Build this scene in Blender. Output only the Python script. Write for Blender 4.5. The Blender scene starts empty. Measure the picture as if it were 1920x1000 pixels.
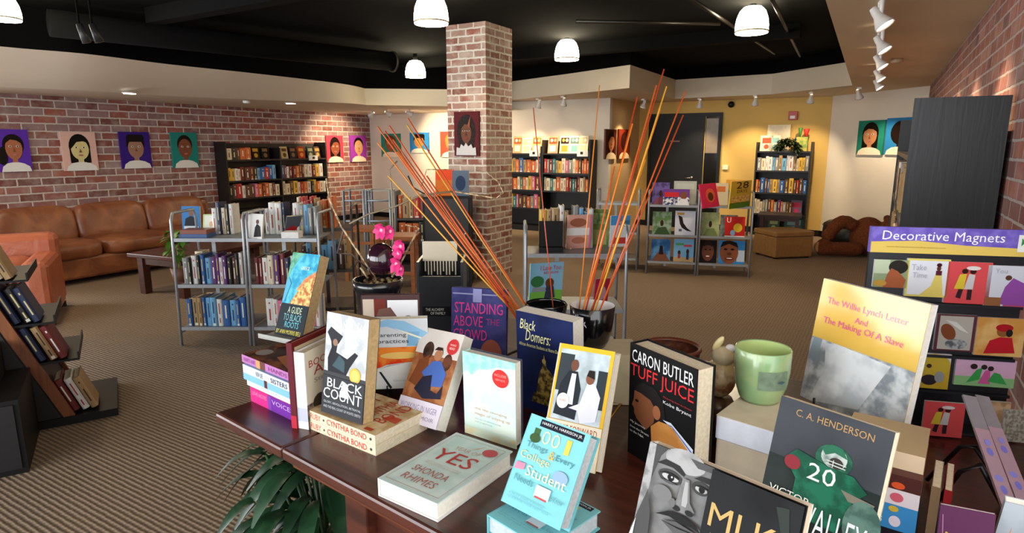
import bpy, bmesh, math, random
import numpy as np
from mathutils import Vector as Vec, Matrix
random.seed(7)
SC = bpy.context.scene; COL = SC.collection
# ------------------------------------------------------------------ camera, world, light
F = 1160.0; H = 1.5; PITCH = math.radians(11.0); YAW = math.radians(30.6)
fw = np.array([-math.sin(YAW)*math.cos(PITCH), math.cos(YAW)*math.cos(PITCH), -math.sin(PITCH)])
rt = np.array([math.cos(YAW), math.sin(YAW), 0.0]); up = np.cross(rt, fw); CAM = np.array([0, 0, H])
cd = bpy.data.cameras.new('camera'); cam = bpy.data.objects.new('camera', cd); COL.objects.link(cam)
cd.sensor_width = 36; cd.lens = 36*F/1920; cd.clip_start = 0.05
cam.location = (0, 0, H); cam.rotation_euler = (math.pi/2-PITCH, 0, YAW); SC.camera = cam
SC.view_settings.view_transform = 'Standard'; SC.view_settings.look = 'None'
SC.view_settings.exposure = 0.66; SC.view_settings.gamma = 1.0
wd = bpy.data.worlds.new('world'); SC.world = wd; wd.use_nodes = True
wd.node_tree.nodes['Background'].inputs[0].default_value = (0.8, 0.9, 1, 1)
wd.node_tree.nodes['Background'].inputs[1].default_value = 0.9
def area(name, loc, rot, sx, sy, power, col):
    l = bpy.data.lights.new(name, 'AREA'); l.shape = 'RECTANGLE'; l.size = sx; l.size_y = sy; l.energy = power; l.color = col
    o = bpy.data.objects.new(name, l); COL.objects.link(o); o.location = loc; o.rotation_euler = rot; return o
# daylight through the two storefront windows behind the camera
area('storefront_daylight', (-4.6, -3.35, 1.55), (math.radians(90), 0, 0), 6.4, 2.2, 220, (0.93, 0.97, 1.0))
area('storefront_daylight', (-0.45, -3.35, 1.55), (math.radians(90), 0, 0), 1.5, 2.2, 40, (0.93, 0.97, 1.0))
area('left_window_daylight', (-9.38, -.7, 1.25), (math.radians(90), 0, math.radians(-90)), 4.4, 1.5, 190, (0.95, 0.98, 1.0))
area('added_side_light', (0.40, -1.0, 1.5), (math.radians(90), 0, math.radians(90)), 3.6, 1.7, 32, (1.0, 0.95, 0.88))  # added light at an unseen side opening, brightens right-facing page edges
WARM = (1.0, 0.78, 0.50)
def point(name, loc, power, col=WARM, r=0.09):
    l = bpy.data.lights.new(name, 'POINT'); l.energy = power; l.color = col; l.shadow_soft_size = r
    o = bpy.data.objects.new(name, l); COL.objects.link(o); o.location = loc; return o
def down(name, loc, power, col=WARM):
    o = spot(name, loc, (loc[0], loc[1], 0), power, 165, col, .3); o.data.shadow_soft_size = .1; return o
def spot(name, loc, target, power, ang=55, col=WARM, blend=0.7):
    l = bpy.data.lights.new(name, 'SPOT'); l.energy = power; l.color = col; l.spot_size = math.radians(ang); l.spot_blend = blend; l.shadow_soft_size = 0.03
    o = bpy.data.objects.new(name, l); COL.objects.link(o); o.location = loc
    o.rotation_euler = (Vec(target)-Vec(loc)).to_track_quat('-Z', 'Y').to_euler(); return o
# ------------------------------------------------------------------ where things stand: a sight line met with a known plane
def ray(px, py): return fw + rt*(px-960)/F - up*(py-500)/F
def onz(px, py, z): d = ray(px, py); return CAM + d*(z-H)/d[2]
def onx(px, py, x): d = ray(px, py); return CAM + d*x/d[0]
def ony(px, py, y): d = ray(px, py); return CAM + d*y/d[1]
def atd(px, py, D): return CAM + ray(px, py)*D
def frame_bottom(BL, BR, TL, z, t=0.03):
    zz = z
    for _ in range(4):
        a = onz(*BL, zz); b = onz(*BR, zz); U = b-a; w = np.linalg.norm(U); U /= w
        d = ray(*TL); c = CAM + d*(((a-CAM)@U)/(d@U)); V = c-a; h = np.linalg.norm(V); V /= h
        N = np.cross(U, V); zz = z + max(0, N[2])*t
    return a, U, V, w, h
def frame_top(TL, TR, L, h, zb, t=0.02):
    d1, d2, d3 = ray(*TL), ray(*TR), ray(*L)
    U = d2*(d1[2]/d2[2]) - d1; wl = np.linalg.norm(U); U /= wl      # level top edge
    c = d3*((d1@U)/(d3@U)); V = d1-c; V /= np.linalg.norm(V); N = np.cross(U, V)
    D = (zb + max(0, N[2])*t - H + h*V[2])/d1[2]
    return CAM + d1*D - V*h, U, V, wl*D, h
# ------------------------------------------------------------------ materials
def lin(c): return tuple((x/12.92 if x <= 0.04045 else ((x+0.055)/1.055)**2.4) for x in c)
def hx(s): return lin(tuple(int(s[i:i+2], 16)/255 for i in (0, 2, 4)))
MATS = {}
def base(name):
    m = bpy.data.materials.new(name); m.use_nodes = True; nt = m.node_tree
    return m, nt, nt.nodes['Principled BSDF'], nt.nodes.new, nt.links.new
def M(c, rough=0.5, metal=0.0, var=0.06, scale=30.0, coat=0.0, emit=0.0, c2=None, bump=0.0, spec=0.5):
    key = (c, rough, metal, var, scale, coat, emit, c2, bump, spec)
    if key in MATS: return MATS[key]
    m, nt, b, new, link = base('paint_'+c)
    A = hx(c); B = hx(c2) if c2 else tuple(x*(1-var*2) for x in A)
    tc = new('ShaderNodeTexCoord'); nz = new('ShaderNodeTexNoise'); nz.inputs['Scale'].default_value = scale; nz.inputs['Detail'].default_value = 3
    link(tc.outputs['Object'], nz.inputs['Vector'])
    rp = new('ShaderNodeValToRGB'); rp.color_ramp.elements[0].color = (*A, 1); rp.color_ramp.elements[1].color = (*B, 1)
    rp.color_ramp.elements[0].position = 0.42 if c2 else 0.35; rp.color_ramp.elements[1].position = 0.58 if c2 else 0.7
    link(nz.outputs['Fac'], rp.inputs[0]); link(rp.outputs[0], b.inputs['Base Color'])
    b.inputs['Roughness'].default_value = rough; b.inputs['Metallic'].default_value = metal; b.inputs['Specular IOR Level'].default_value = spec
    if coat: b.inputs['Coat Weight'].default_value = coat; b.inputs['Coat Roughness'].default_value = 0.12
    if emit:
        b.inputs['Emission Color'].default_value = (*A, 1); b.inputs['Emission Strength'].default_value = emit
    if bump:
        bp = new('ShaderNodeBump'); bp.inputs['Strength'].default_value = bump; bp.inputs['Distance'].default_value = 0.01
        link(nz.outputs['Fac'], bp.inputs['Height']); link(bp.outputs[0], b.inputs['Normal'])
    MATS[key] = m; return m
def mat_brick(name, cols, mortar, bump=0.6, wash=0.35, washcol='b0a09a', size=(0.215, 0.0765, 0.008), warp=0.012):
    m, nt, b, new, link = base(name)
    uv = new('ShaderNodeUVMap'); br = new('ShaderNodeTexBrick'); link(uv.outputs[0], br.inputs['Vector'])
    br.inputs['Scale'].default_value = 1.0; br.inputs['Brick Width'].default_value = size[0]; br.inputs['Row Height'].default_value = size[1]
    br.inputs['Mortar Size'].default_value = size[2]; br.inputs['Mortar Smooth'].default_value = 0.35
    br.inputs['Color1'].default_value = (0, 0, 0, 1); br.inputs['Color2'].default_value = (1, 1, 1, 1); br.inputs['Mortar'].default_value = (0.5, 0.5, 0.5, 1)
    ds = new('ShaderNodeTexNoise'); ds.inputs['Scale'].default_value = 22; ds.inputs['Detail'].default_value = 4; link(uv.outputs[0], ds.inputs['Vector'])
    va = new('ShaderNodeVectorMath'); va.operation = 'SCALE'; va.inputs['Scale'].default_value = warp; link(ds.outputs['Color'], va.inputs[0])
    vb = new('ShaderNodeVectorMath'); vb.operation = 'ADD'; link(uv.outputs[0], vb.inputs[0]); link(va.outputs[0], vb.inputs[1]); link(vb.outputs[0], br.inputs['Vector'])
    rp = new('ShaderNodeValToRGB'); e = rp.color_ramp.elements
    for i, c in enumerate(cols):
        p = i/(len(cols)-1)
        k = e[i] if i < 2 else e.new(p)
        k.position = p; k.color = (*hx(c), 1)
    link(br.outputs['Color'], rp.inputs[0])
    nz = new('ShaderNodeTexNoise'); nz.inputs['Scale'].default_value = 7; nz.inputs['Detail'].default_value = 5; link(uv.outputs[0], nz.inputs['Vector'])
    rw = new('ShaderNodeValToRGB'); rw.color_ramp.elements[0].position = 0.45; rw.color_ramp.elements[1].position = 0.72
    rw.color_ramp.elements[1].color = (wash, wash, wash, 1); rw.color_ramp.elements[0].color = (0, 0, 0, 1); link(nz.outputs['Fac'], rw.inputs[0])
    mx = new('ShaderNodeMix'); mx.data_type = 'RGBA'; link(rw.outputs[0], mx.inputs[0]); link(rp.outputs[0], mx.inputs[6]); mx.inputs[7].default_value = (*hx(washcol), 1)
    m2 = new('ShaderNodeMix'); m2.data_type = 'RGBA'; link(br.outputs['Fac'], m2.inputs[0]); link(mx.outputs[2], m2.inputs[6]); m2.inputs[7].default_value = (*hx(mortar), 1)
    link(m2.outputs[2], b.inputs['Base Color']); b.inputs['Roughness'].default_value = 0.85
    mu = new('ShaderNodeMath'); mu.operation = 'MULTIPLY_ADD'; mu.inputs[1].default_value = -1.0; link(br.outputs['Fac'], mu.inputs[0]); link(ds.outputs['Fac'], mu.inputs[2])
    bp = new('ShaderNodeBump'); bp.inputs['Strength'].default_value = bump; bp.inputs['Distance'].default_value = 0.012
    link(mu.outputs[0], bp.inputs['Height']); link(bp.outputs[0], b.inputs['Normal']); return m
BRICK = mat_brick('red_brick', ['764038', '8e5046', '86686a', '985646', '683a34', '947c7a', '824840'], 'bcb2aa', wash=.45, size=(.27, .1, .011), warp=.016)
BRICKR = mat_brick('warm_brick', ['7a4136', '8a4f42', '6d4a46', '99604c', '6a3a34'], 'a09088', wash=0.3)
BRICKC = mat_brick('washed_brick', ['96604f', '88564a', 'a8887a', '7c4638', 'b09a8e', '96584a'], 'cfc6ba', wash=0.75, washcol='c8b4a6', size=(.2, .0765, .012), warp=.02)
def mat_wood(name, c1, c2, rough=0.35, scale=1.0, axis='X', coat=0.0, bump=0.05):
    m, nt, b, new, link = base(name)
    tc = new('ShaderNodeTexCoord'); mp = new('ShaderNodeMapping'); link(tc.outputs['Object'], mp.inputs[0])
    s = {'X': (1.5, 22, 22), 'Y': (22, 1.5, 22), 'Z': (22, 22, 1.5)}[axis]; mp.inputs['Scale'].default_value = tuple(k*scale for k in s)
    nz = new('ShaderNodeTexNoise'); nz.inputs['Scale'].default_value = 1.6; nz.inputs['Detail'].default_value = 6; nz.inputs['Distortion'].default_value = 1.2; link(mp.outputs[0], nz.inputs['Vector'])
    rp = new('ShaderNodeValToRGB'); rp.color_ramp.elements[0].color = (*hx(c1), 1); rp.color_ramp.elements[1].color = (*hx(c2), 1)
    rp.color_ramp.elements[0].position = 0.3; rp.color_ramp.elements[1].position = 0.72
    link(nz.outputs['Fac'], rp.inputs[0]); link(rp.outputs[0], b.inputs['Base Color']); b.inputs['Roughness'].default_value = rough
    if coat: b.inputs['Coat Weight'].default_value = coat; b.inputs['Coat Roughness'].default_value = 0.2
    bp = new('ShaderNodeBump'); bp.inputs['Strength'].default_value = bump; bp.inputs['Distance'].default_value = 0.01
    link(nz.outputs['Fac'], bp.inputs['Height']); link(bp.outputs[0], b.inputs['Normal']); return m
WOOD = mat_wood('mahogany', '2c120c', '54261a', 0.34, axis='X', coat=0.25)
WOODL = mat_wood('oak_edge', '6a3818', '8a5028', 0.4, axis='Z')
WOODE = mat_wood('mahogany_edge', '4a2012', '7a3e22', 0.3, axis='X', coat=0.25)
BLACKWOOD = mat_wood('black_ash', '0e0f12', '15171b', 0.4, axis='Z', bump=0.06)
ESP = mat_wood('espresso', '0e0b09', '171210', 0.5, axis='Z')
STOOLW = mat_wood('stool_wood', '8a4a1c', 'b06a30', 0.4, axis='X')
def mat_carpet():
    m, nt, b, new, link = base('ribbed_carpet')
    tc = new('ShaderNodeTexCoord'); wv = new('ShaderNodeTexWave'); wv.bands_direction = 'Y'; wv.wave_profile = 'SIN'
    wv.inputs['Scale'].default_value = 13.5; wv.inputs['Distortion'].default_value = 1.0; wv.inputs['Detail'].default_value = 1; wv.inputs['Detail Scale'].default_value = 2
    link(tc.outputs['Object'], wv.inputs['Vector'])
    wx = new('ShaderNodeTexWave'); wx.bands_direction = 'X'; wx.inputs['Scale'].default_value = 13; wx.inputs['Distortion'].default_value = 2; link(tc.outputs['Object'], wx.inputs['Vector'])
    nz = new('ShaderNodeTexNoise'); nz.inputs['Scale'].default_value = 45; nz.inputs['Detail'].default_value = 4; link(tc.outputs['Object'], nz.inputs['Vector'])
    n2 = new('ShaderNodeTexNoise'); n2.inputs['Scale'].default_value = 1.2; n2.inputs['Detail'].default_value = 2; link(tc.outputs['Object'], n2.inputs['Vector'])
    a = new('ShaderNodeMath'); a.operation = 'MULTIPLY_ADD'; a.inputs[1].default_value = 0.35; link(wx.outputs['Fac'], a.inputs[0]); link(wv.outputs['Fac'], a.inputs[2])
    c = new('ShaderNodeMath'); c.operation = 'MULTIPLY_ADD'; c.inputs[1].default_value = 0.35; link(nz.outputs['Fac'], c.inputs[0]); link(a.outputs[0], c.inputs[2])
    d = new('ShaderNodeMath'); d.operation = 'MULTIPLY_ADD'; d.inputs[1].default_value = 0.3; link(n2.outputs['Fac'], d.inputs[0]); link(c.outputs[0], d.inputs[2])
    rp = new('ShaderNodeValToRGB'); e = rp.color_ramp.elements
    e[0].position = 0.35; e[0].color = (*hx('685542'), 1); e[1].position = 1.0; e[1].color = (*hx('a28c74'), 1)
    mr = new('ShaderNodeMapRange'); mr.inputs['From Max'].default_value = 1.75; link(d.outputs[0], mr.inputs[0]); link(mr.outputs[0], rp.inputs[0])
    link(rp.outputs[0], b.inputs['Base Color']); b.inputs['Roughness'].default_value = 0.95
    bp = new('ShaderNodeBump'); bp.inputs['Strength'].default_value = 0.4; bp.inputs['Distance'].default_value = 0.008
    link(c.outputs[0], bp.inputs['Height']); link(bp.outputs[0], b.inputs['Normal']); return m
CARPET = mat_carpet()
def mat_leather(name, c1, c2):
    m, nt, b, new, link = base(name)
    tc = new('ShaderNodeTexCoord'); n1 = new('ShaderNodeTexNoise'); n1.inputs['Scale'].default_value = 4; n1.inputs['Detail'].default_value = 5; n1.inputs['Distortion'].default_value = 0.8
    link(tc.outputs['Object'], n1.inputs['Vector'])
    rp = new('ShaderNodeValToRGB'); rp.color_ramp.elements[0].color = (*hx(c1), 1); rp.color_ramp.elements[1].color = (*hx(c2), 1); rp.color_ramp.elements[0].position = 0.35; rp.color_ramp.elements[1].position = 0.68
    link(n1.outputs['Fac'], rp.inputs[0]); link(rp.outputs[0], b.inputs['Base Color']); b.inputs['Roughness'].default_value = 0.38
    bp = new('ShaderNodeBump'); bp.inputs['Strength'].default_value = 0.5; bp.inputs['Distance'].default_value = 0.03; link(n1.outputs['Fac'], bp.inputs['Height']); link(bp.outputs[0], b.inputs['Normal']); return m
LEATHER = mat_leather('tan_leather', '6a3820', '925a38')
CORAL = mat_leather('coral_vinyl', 'a85a3c', 'b46444')
METAL = M('9a9ea2', 0.42, 0.4, 0.04); DMETAL = M('4a4440', 0.45, 0.4, 0.05); BLACK = M('0c0c0c', 0.5, 0, 0.05, spec=.3); WIRE = M('101012', 0.35, 0.3)
CREAM = M('d8c8b0', 0.9, 0, 0.02, 2); WHITEP = M('dcd2c4', 0.9, 0, 0.02, 2); YELLOW = M('d0ac62', 0.9, 0, 0.03, 2); CEILK = M('030303', 1.0, spec=.1); TAN = M('c8a878', 0.9, 0, 0.02, 2)
PAGES = M('d9cbb0', 0.85, 0, 0.1, 160); WPAGES = M('e6e0d4', 0.85, 0, 0.06, 160); TPAGES = M('b89a6c', 0.85, 0, 0.12, 160)
WHITE = M('e8e6e2', 0.5); CHROME = M('c8c8c8', 0.2, 1.0); BRASS = M('9a7a3c', 0.3, 0.9)
INKCOAT = [0.0]
def inkm(c):
    if isinstance(c, str): return M(c, 0.5, 0, 0.02, 30, INKCOAT[0], spec=.12)
    return M(c[0], 0.5, 0, 0.0, c[2], INKCOAT[0], 0, c[1], spec=.12)
# ------------------------------------------------------------------ mesh builder
TXT = {}
def glyphs(s):
    if s not in TXT:
        cu = bpy.data.curves.new('lettering', 'FONT'); cu.body = s; cu.resolution_u = 2
        o = bpy.data.objects.new('lettering', cu); COL.objects.link(o)
        me = bpy.data.meshes.new_from_object(o.evaluated_get(bpy.context.evaluated_depsgraph_get()))
        vs = [(v.co.x, v.co.y) for v in me.vertices]; fs = [tuple(p.vertices) for p in me.polygons]
        bpy.data.objects.remove(o); bpy.data.curves.remove(cu); bpy.data.meshes.remove(me)
        xs = [v[0] for v in vs] or [0, 1]; ys = [v[1] for v in vs] or [0, 1]
        x0, x1, y0, y1 = min(xs), max(xs), min(ys), max(ys)
        TXT[s] = ([((x-x0)/max(1e-6, x1-x0), (y-y0)/max(1e-6, y1-y0)) for x, y in vs], fs)
    return TXT[s]
class MB:
    def __init__(s): s.v = []; s.f = []; s.mi = []; s.mats = []; s.sm = []; s.uv = {}
    def m(s, mat):
        if mat not in s.mats: s.mats.append(mat)
        return s.mats.index(mat)
    def add(s, vs, fs, mat, smooth=False):
        o = len(s.v); i = s.m(mat); s.v += [tuple(float(k) for k in v) for v in vs]
        for f in fs: s.f.append(tuple(o+k for k in f)); s.mi.append(i); s.sm.append(smooth)
        return s
    def box(s, x0, y0, z0, x1, y1, z1, mat):
        vs = [(x, y, z) for z in (z0, z1) for y in (y0, y1) for x in (x0, x1)]
        return s.add(vs, [(0, 2, 3, 1), (4, 5, 7, 6), (0, 1, 5, 4), (2, 6, 7, 3), (0, 4, 6, 2), (1, 3, 7, 5)], mat)
    def hexa(s, p, mat):   # 4 bottom, 4 top
        return s.add(p, [(3, 2, 1, 0), (4, 5, 6, 7), (0, 1, 5, 4), (1, 2, 6, 5), (2, 3, 7, 6), (3, 0, 4, 7)], mat)
    def prism(s, poly, z0, z1, mat, smooth=False):
        n = len(poly); vs = [(x, y, z0) for x, y in poly] + [(x, y, z1) for x, y in poly]
        fs = [tuple(range(n-1, -1, -1)), tuple(range(n, 2*n))] + [(i, (i+1) % n, n+(i+1) % n, n+i) for i in range(n)]
        return s.add(vs, fs, mat, smooth)
    def lathe(s, prof, mat, n=28, c=(0, 0, 0), smooth=True, cap=True):
        vs = []; fs = []
        for r, z in prof:
            for k in range(n): a = 2*math.pi*k/n; vs.append((c[0]+r*math.cos(a), c[1]+r*math.sin(a), c[2]+z))
        for i in range(len(prof)-1):
            for k in range(n): fs.append((i*n+k, i*n+(k+1) % n, (i+1)*n+(k+1) % n, (i+1)*n+k))
        if cap: fs += [tuple(range(n-1, -1, -1)), tuple(range((len(prof)-1)*n, len(prof)*n))]
        return s.add(vs, fs, mat, smooth)
    def tube(s, pts, r, mat, n=8, taper=1.0):
        pts = [Vec(p) for p in pts]; vs = []; fs = []; L = len(pts)
        for i, p in enumerate(pts):
            d = (pts[min(i+1, L-1)]-pts[max(i-1, 0)]).normalized(); a = d.orthogonal().normalized() if i == 0 else (a-d*a.dot(d)).normalized()
            b = d.cross(a); rr = r*(1+(taper-1)*i/max(1, L-1))
            for k in range(n): t = 2*math.pi*k/n; q = p+a*rr*math.cos(t)+b*rr*math.sin(t); vs.append(q[:])
        for i in range(L-1):
            for k in range(n): fs.append((i*n+k, i*n+(k+1) % n, (i+1)*n+(k+1) % n, (i+1)*n+k))
        fs += [tuple(range(n-1, -1, -1)), tuple(range((L-1)*n, L*n))]
        return s.add(vs, fs, mat, True)
    def ell(s, c, r, mat, nu=16, nv=10, e=1.0, rot=None):
        vs = []; fs = []; sg = lambda x: math.copysign(abs(x)**e, x)
        for j in range(nv+1):
            t = -math.pi/2+math.pi*j/nv
            for k in range(nu):
                a = 2*math.pi*k/nu; p = Vec((r[0]*sg(math.cos(t))*sg(math.cos(a)), r[1]*sg(math.cos(t))*sg(math.sin(a)), r[2]*sg(math.sin(t))))
                if rot: p = rot @ p
                vs.append((p.x+c[0], p.y+c[1], p.z+c[2]))
        for j in range(nv):
            for k in range(nu): fs.append((j*nu+k, j*nu+(k+1) % nu, (j+1)*nu+(k+1) % nu, (j+1)*nu+k))
        return s.add(vs, fs, mat, True)
    def art(s, items, x0, z0, w, h, y=0.0, step=0.00025):
        """flat printed shapes on the front (-y side) of a panel, fractions of width and height"""
        P = lambda u, v, k: (x0+u*w, y-step*(k+1), z0+v*h)
        for k, it in enumerate(items):
            t = it[0]
            if t == 'r': _, a, b, c, d, col = it; s.add([P(a, b, k), P(c, b, k), P(c, d, k), P(a, d, k)], [(0, 1, 2, 3)], inkm(col))
            elif t == 'p': s.add([P(a, b, k) for a, b in it[1]], [tuple(range(len(it[1])))], inkm(it[2]))
            elif t == 'e':
                _, a, b, ra, rb, col = it[:6]; ro = math.radians(it[6]) if len(it) > 6 else 0; n = 20; q = []
                for i in range(n):
                    an = 2*math.pi*i/n; X = ra*w*math.cos(an); Z = rb*h*math.sin(an)
                    q.append((x0+a*w+X*math.cos(ro)-Z*math.sin(ro), y-step*(k+1), z0+b*h+X*math.sin(ro)+Z*math.cos(ro)))
                s.add(q, [tuple(range(n))], inkm(col))
            elif t == 't':
                _, tx, a, b, c, d, col = it[:7]; sl = it[7] if len(it) > 7 else 0; vs, fs = glyphs(tx)
                s.add([P(a+(c-a)*p[0]+sl*(p[1]-.5)*(d-b), b+(d-b)*p[1], k) for p in vs], fs, inkm(col))
        return s
    def build(s, name, parent=None, bevel=0, subsurf=0, loc=None, M4=None, uvwall=False):
        me = bpy.data.meshes.new(name); me.from_pydata(s.v, [], s.f)
        for mt in s.mats: me.materials.append(mt)
        me.polygons.foreach_set('material_index', s.mi); me.polygons.foreach_set('use_smooth', s.sm); me.update()
        if uvwall:
            uv = me.uv_layers.new(name='UVMap')
            for p in me.polygons:
                n = p.normal
                for li in p.loop_indices:
                    c = me.vertices[me.loops[li].vertex_index].co
                    uv.data[li].uv = (c.x, c.y) if abs(n.z) > .7 else ((c.y, c.z) if abs(n.x) > abs(n.y) else (c.x, c.z))
        o = bpy.data.objects.new(name, me); COL.objects.link(o)
        if parent: o.parent = parent
        if loc is not None: o.location = loc
        if M4 is not None: o.matrix_world = M4
        if bevel:
            b = o.modifiers.new('bevel', 'BEVEL'); b.width = bevel; b.segments = 2; b.limit_method = 'ANGLE'; b.angle_limit = math.radians(50)
        if subsurf: o.modifiers.new('sub', 'SUBSURF').levels = subsurf; o.modifiers['sub'].render_levels = subsurf
        return o
def tag(o, label, cat, group=None, kind=None):
    o['label'] = label; o['category'] = cat
    if group: o['group'] = group
    if kind: o['kind'] = kind
    return o
def thing(name, label, cat, loc=(0, 0, 0), rz=0, group=None, M4=None):
    o = bpy.data.objects.new(name, None); o.empty_display_size = 0.05; COL.objects.link(o)
    o.location = tuple(float(k) for k in loc); o.rotation_euler = (0, 0, rz)
    if M4 is not None: o.matrix_world = M4
    return tag(o, label, cat, group)
def frm(a, U, V):      # local x right, y away from the viewer, z up the cover
    U = Vec(U); V = Vec(V); N = U.cross(V); m = Matrix.Identity(4)
    m.col[0][:3] = U; m.col[1][:3] = -N; m.col[2][:3] = V; m.col[3][:3] = Vec(a); return m
def struct(mb, name, uvwall=False, **k):
    o = mb.build(name, uvwall=uvwall, **k); o['kind'] = 'structure'; return o
# ------------------------------------------------------------------ the setting
XL = -9.5; XR = 0.45; YB = 10.1; YD = 11.6; YF = -3.5; ZC = 2.8; ZL = 2.15; ZR = 2.30
struct(MB().box(XL-.1, YF-.2, -.06, XR+.1, YD+.2, 0, CARPET), 'floor')
struct(MB().box(XL-.1, YF-.2, ZC, XR+.1, YD+.2, ZC+.1, CEILK), 'ceiling')
struct(MB().box(XL-.1, 1.6, 0, XL, YB, ZC, BRICK).box(XL-.1, YF, 0, XL, 1.6, .45, BRICK).box(XL-.1, YF, 2.05, XL, 1.6, ZC, BRICK).box(XL-.1, YF, .45, XL, -3.0, 2.05, BRICK), 'wall_left', True)
mb = MB().box(XL-.08, -3, .45, XL-.02, 1.6, .5, BLACK).box(XL-.08, -3, 2.0, XL-.02, 1.6, 2.05, BLACK)
for y in (-3, -1.5, .03, 1.55): mb.box(XL-.08, y, .5, XL-.02, y+.05, 2.0, BLACK)
struct(mb, 'window_4')
struct(MB().box(XR, 1.0, 0, XR+.1, 10.3, ZC, BRICKR).box(XR, YF, 0, XR+.1, 1.0, .6, BRICKR).box(XR, YF, 2.4, XR+.1, 1.0, ZC, BRICKR).box(XR, YF, .6, XR+.1, -2.9, 2.4, BRICKR), 'wall_right', True)
struct(MB().box(XR+.02, -2.9, .6, XR+.08, 1.0, .65, BLACK).box(XR+.02, -2.9, 2.35, XR+.08, 1.0, 2.4, BLACK).box(XR+.02, -2.9, .65, XR+.08, -2.85, 2.35, BLACK).box(XR+.02, -.95, .65, XR+.08, -.9, 2.35, BLACK).box(XR+.02, .95, .65, XR+.08, 1.0, 2.35, BLACK), 'window_3')  # unseen frame, added with the wall opening for the side light
struct(MB().box(XL-.1, YB, 0, -4.05, YB+.1, ZC, WHITEP), 'wall_back')
struct(MB().box(-4.15, YB+.1, 0, -4.05, YD, ZC, TAN), 'wall_alcove')
struct(MB().box(-4.15, YD, 0, -.75, YD+.1, ZC, YELLOW), 'wall_far')
struct(MB().prism([(-.8, 11.6), (XR, 10.3), (XR+.07, 10.37), (-.73, 11.67)], 0, ZC, WHITEP), 'wall_corner')
mb = MB(); mb.box(XL, YF-.1, 0, XR, YF, .4, CREAM); mb.box(XL, YF-.1, 2.65, XR, YF, ZC, CREAM)
for a, b in ((XL, -7.9), (-1.35, -1.15), (.3, XR)): mb.box(a, YF-.1, .4, b, YF, 2.65, CREAM)
struct(mb, 'wall_front')
for i, (a, b, n) in enumerate(((-7.9, -1.35, 4), (-1.15, .3, 1))):
    mb = MB(); mb.box(a, YF-.08, .4, b, YF-.02, .45, BLACK); mb.box(a, YF-.08, 2.6, b, YF-.02, 2.65, BLACK)
    for k in range(n+1): x = a+(b-a-.05)*k/n; mb.box(x, YF-.08, .4, x+.05, YF-.02, 2.65, BLACK)
    struct(mb, 'window_%d' % (i+1))
mb = MB().box(-4.05, YD-.015, 0, -.8, YD-.001, .1, BLACK); struct(mb, 'baseboard_far')
struct(MB().prism([(-.81, 11.59), (XR-.01, 10.29), (XR-.02, 10.275), (-.82, 11.575)], 0, .1, BLACK), 'baseboard_corner')
struct(MB().box(XL, YF, 0, XL+.015, YB, .1, BLACK), 'baseboard_left')
struct(MB().box(XL, YB-.015, 0, -4.05, YB-.001, .1, BLACK), 'baseboard_back')
# soffits: pale fascia strips with a ceiling underside, black bulkhead above
SOF = M('d0c2ac', 0.9, 0, 0.02, 2); SOFL = M('d6cab6', 0.9, 0, 0.02, 2)  # left soffit copy lightened, window light put into its colour
pb = [onz(x, y, ZL)[:2] for x, y in ((0, 163), (160, 170), (320, 180), (480, 187), (640, 193), (690, 197))]
ptp = [onz(x, y, 2.41)[:2] for x, y in ((0, 87), (160, 101), (320, 121), (480, 138), (640, 157), (684, 166))]
pb = [pb[0]+np.array((-.15, -3.2)), pb[0]+np.array((-.02, -1.2))]+pb; ptp = [ptp[0]+np.array((-.15, -3.2)), ptp[0]+np.array((-.02, -1.2))]+ptp
q = onz(880, 200, ZL)[:2]; pb.append(q); ptp.append(q+(ptp[-1]-pb[-2])); ptp[-1] = onz(880, 168, 2.41)[:2]
def smoothline(p, n=5):
    out = []
    for i in range(len(p)-1):
        a, b, c, d = p[max(i-1, 0)], p[i], p[i+1], p[min(i+2, len(p)-1)]
        for k in range(n):
            t = k/n; out.append(.5*((2*b)+(c-a)*t+(2*a-5*b+4*c-d)*t*t+(3*b-a-3*c+d)*t**3))
    return out+[p[-1]]
def strip(mb, A, za, B, zb, mat, smooth=True):
    n = len(A); mb.add([(p[0], p[1], za) for p in A]+[(p[0], p[1], zb) for p in B], [(i, i+1, n+i+1, n+i) for i in range(n-1)], mat, smooth)
A = smoothline(pb[:-1])+[pb[-1]]; B = smoothline(ptp[:-1])+[ptp[-1]]
mb = MB(); strip(mb, A, ZL, B, 2.41, SOFL); strip(mb, B, 2.41, B, ZC, CEILK)
struct(mb, 'trim_1')
mb = MB(); e0 = A[-1]; poly = [tuple(p) for p in A]+[(e0[0]+.3, YB), (XL, YB), (XL, A[0][1])]
mb.add([(x, y, ZL) for x, y in poly], [tuple(range(len(poly)))], SOFL); struct(mb, 'ceiling_left')
pr = [onz(x, y, ZR)[:2] for x, y in ((905, 193), (962, 187), (1065, 177), (1180, 165), (1265, 185), (1446, 177), (1598, 160))]
mb = MB(); strip(mb, pr, ZR, pr, 2.61, SOF, False); strip(mb, pr, 2.61, pr, ZC, CEILK, False); struct(mb, 'trim_2')
pe = pr[-1]; p0 = onz(1548, 0, ZR)[:2]; dd = (p0-pe)/np.linalg.norm(p0-pe); near = pe+dd*((pe[1]-YF)/-dd[1])
RIGHTC = M('dcc6a2', 0.9, 0, 0.02, 2)  # same cream paint, with the warm bounce light put into its colour
poly = [tuple(p) for p in pr]+[(-.8, YD), (-4.05, YD), (-4.05, YB), (pr[0][0]-.4, YB)]
mb = MB().add([(x, y, ZR) for x, y in poly], [tuple(range(len(poly)))], SOF); struct(mb, 'ceiling_back')
poly = [tuple(pe), (near[0], near[1]), (XR, YF), (XR, 10.3), (-.8, YD)]
mb = MB().add([(x, y, ZR) for x, y in poly], [tuple(range(len(poly)))], RIGHTC); struct(mb, 'ceiling_right')
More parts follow.
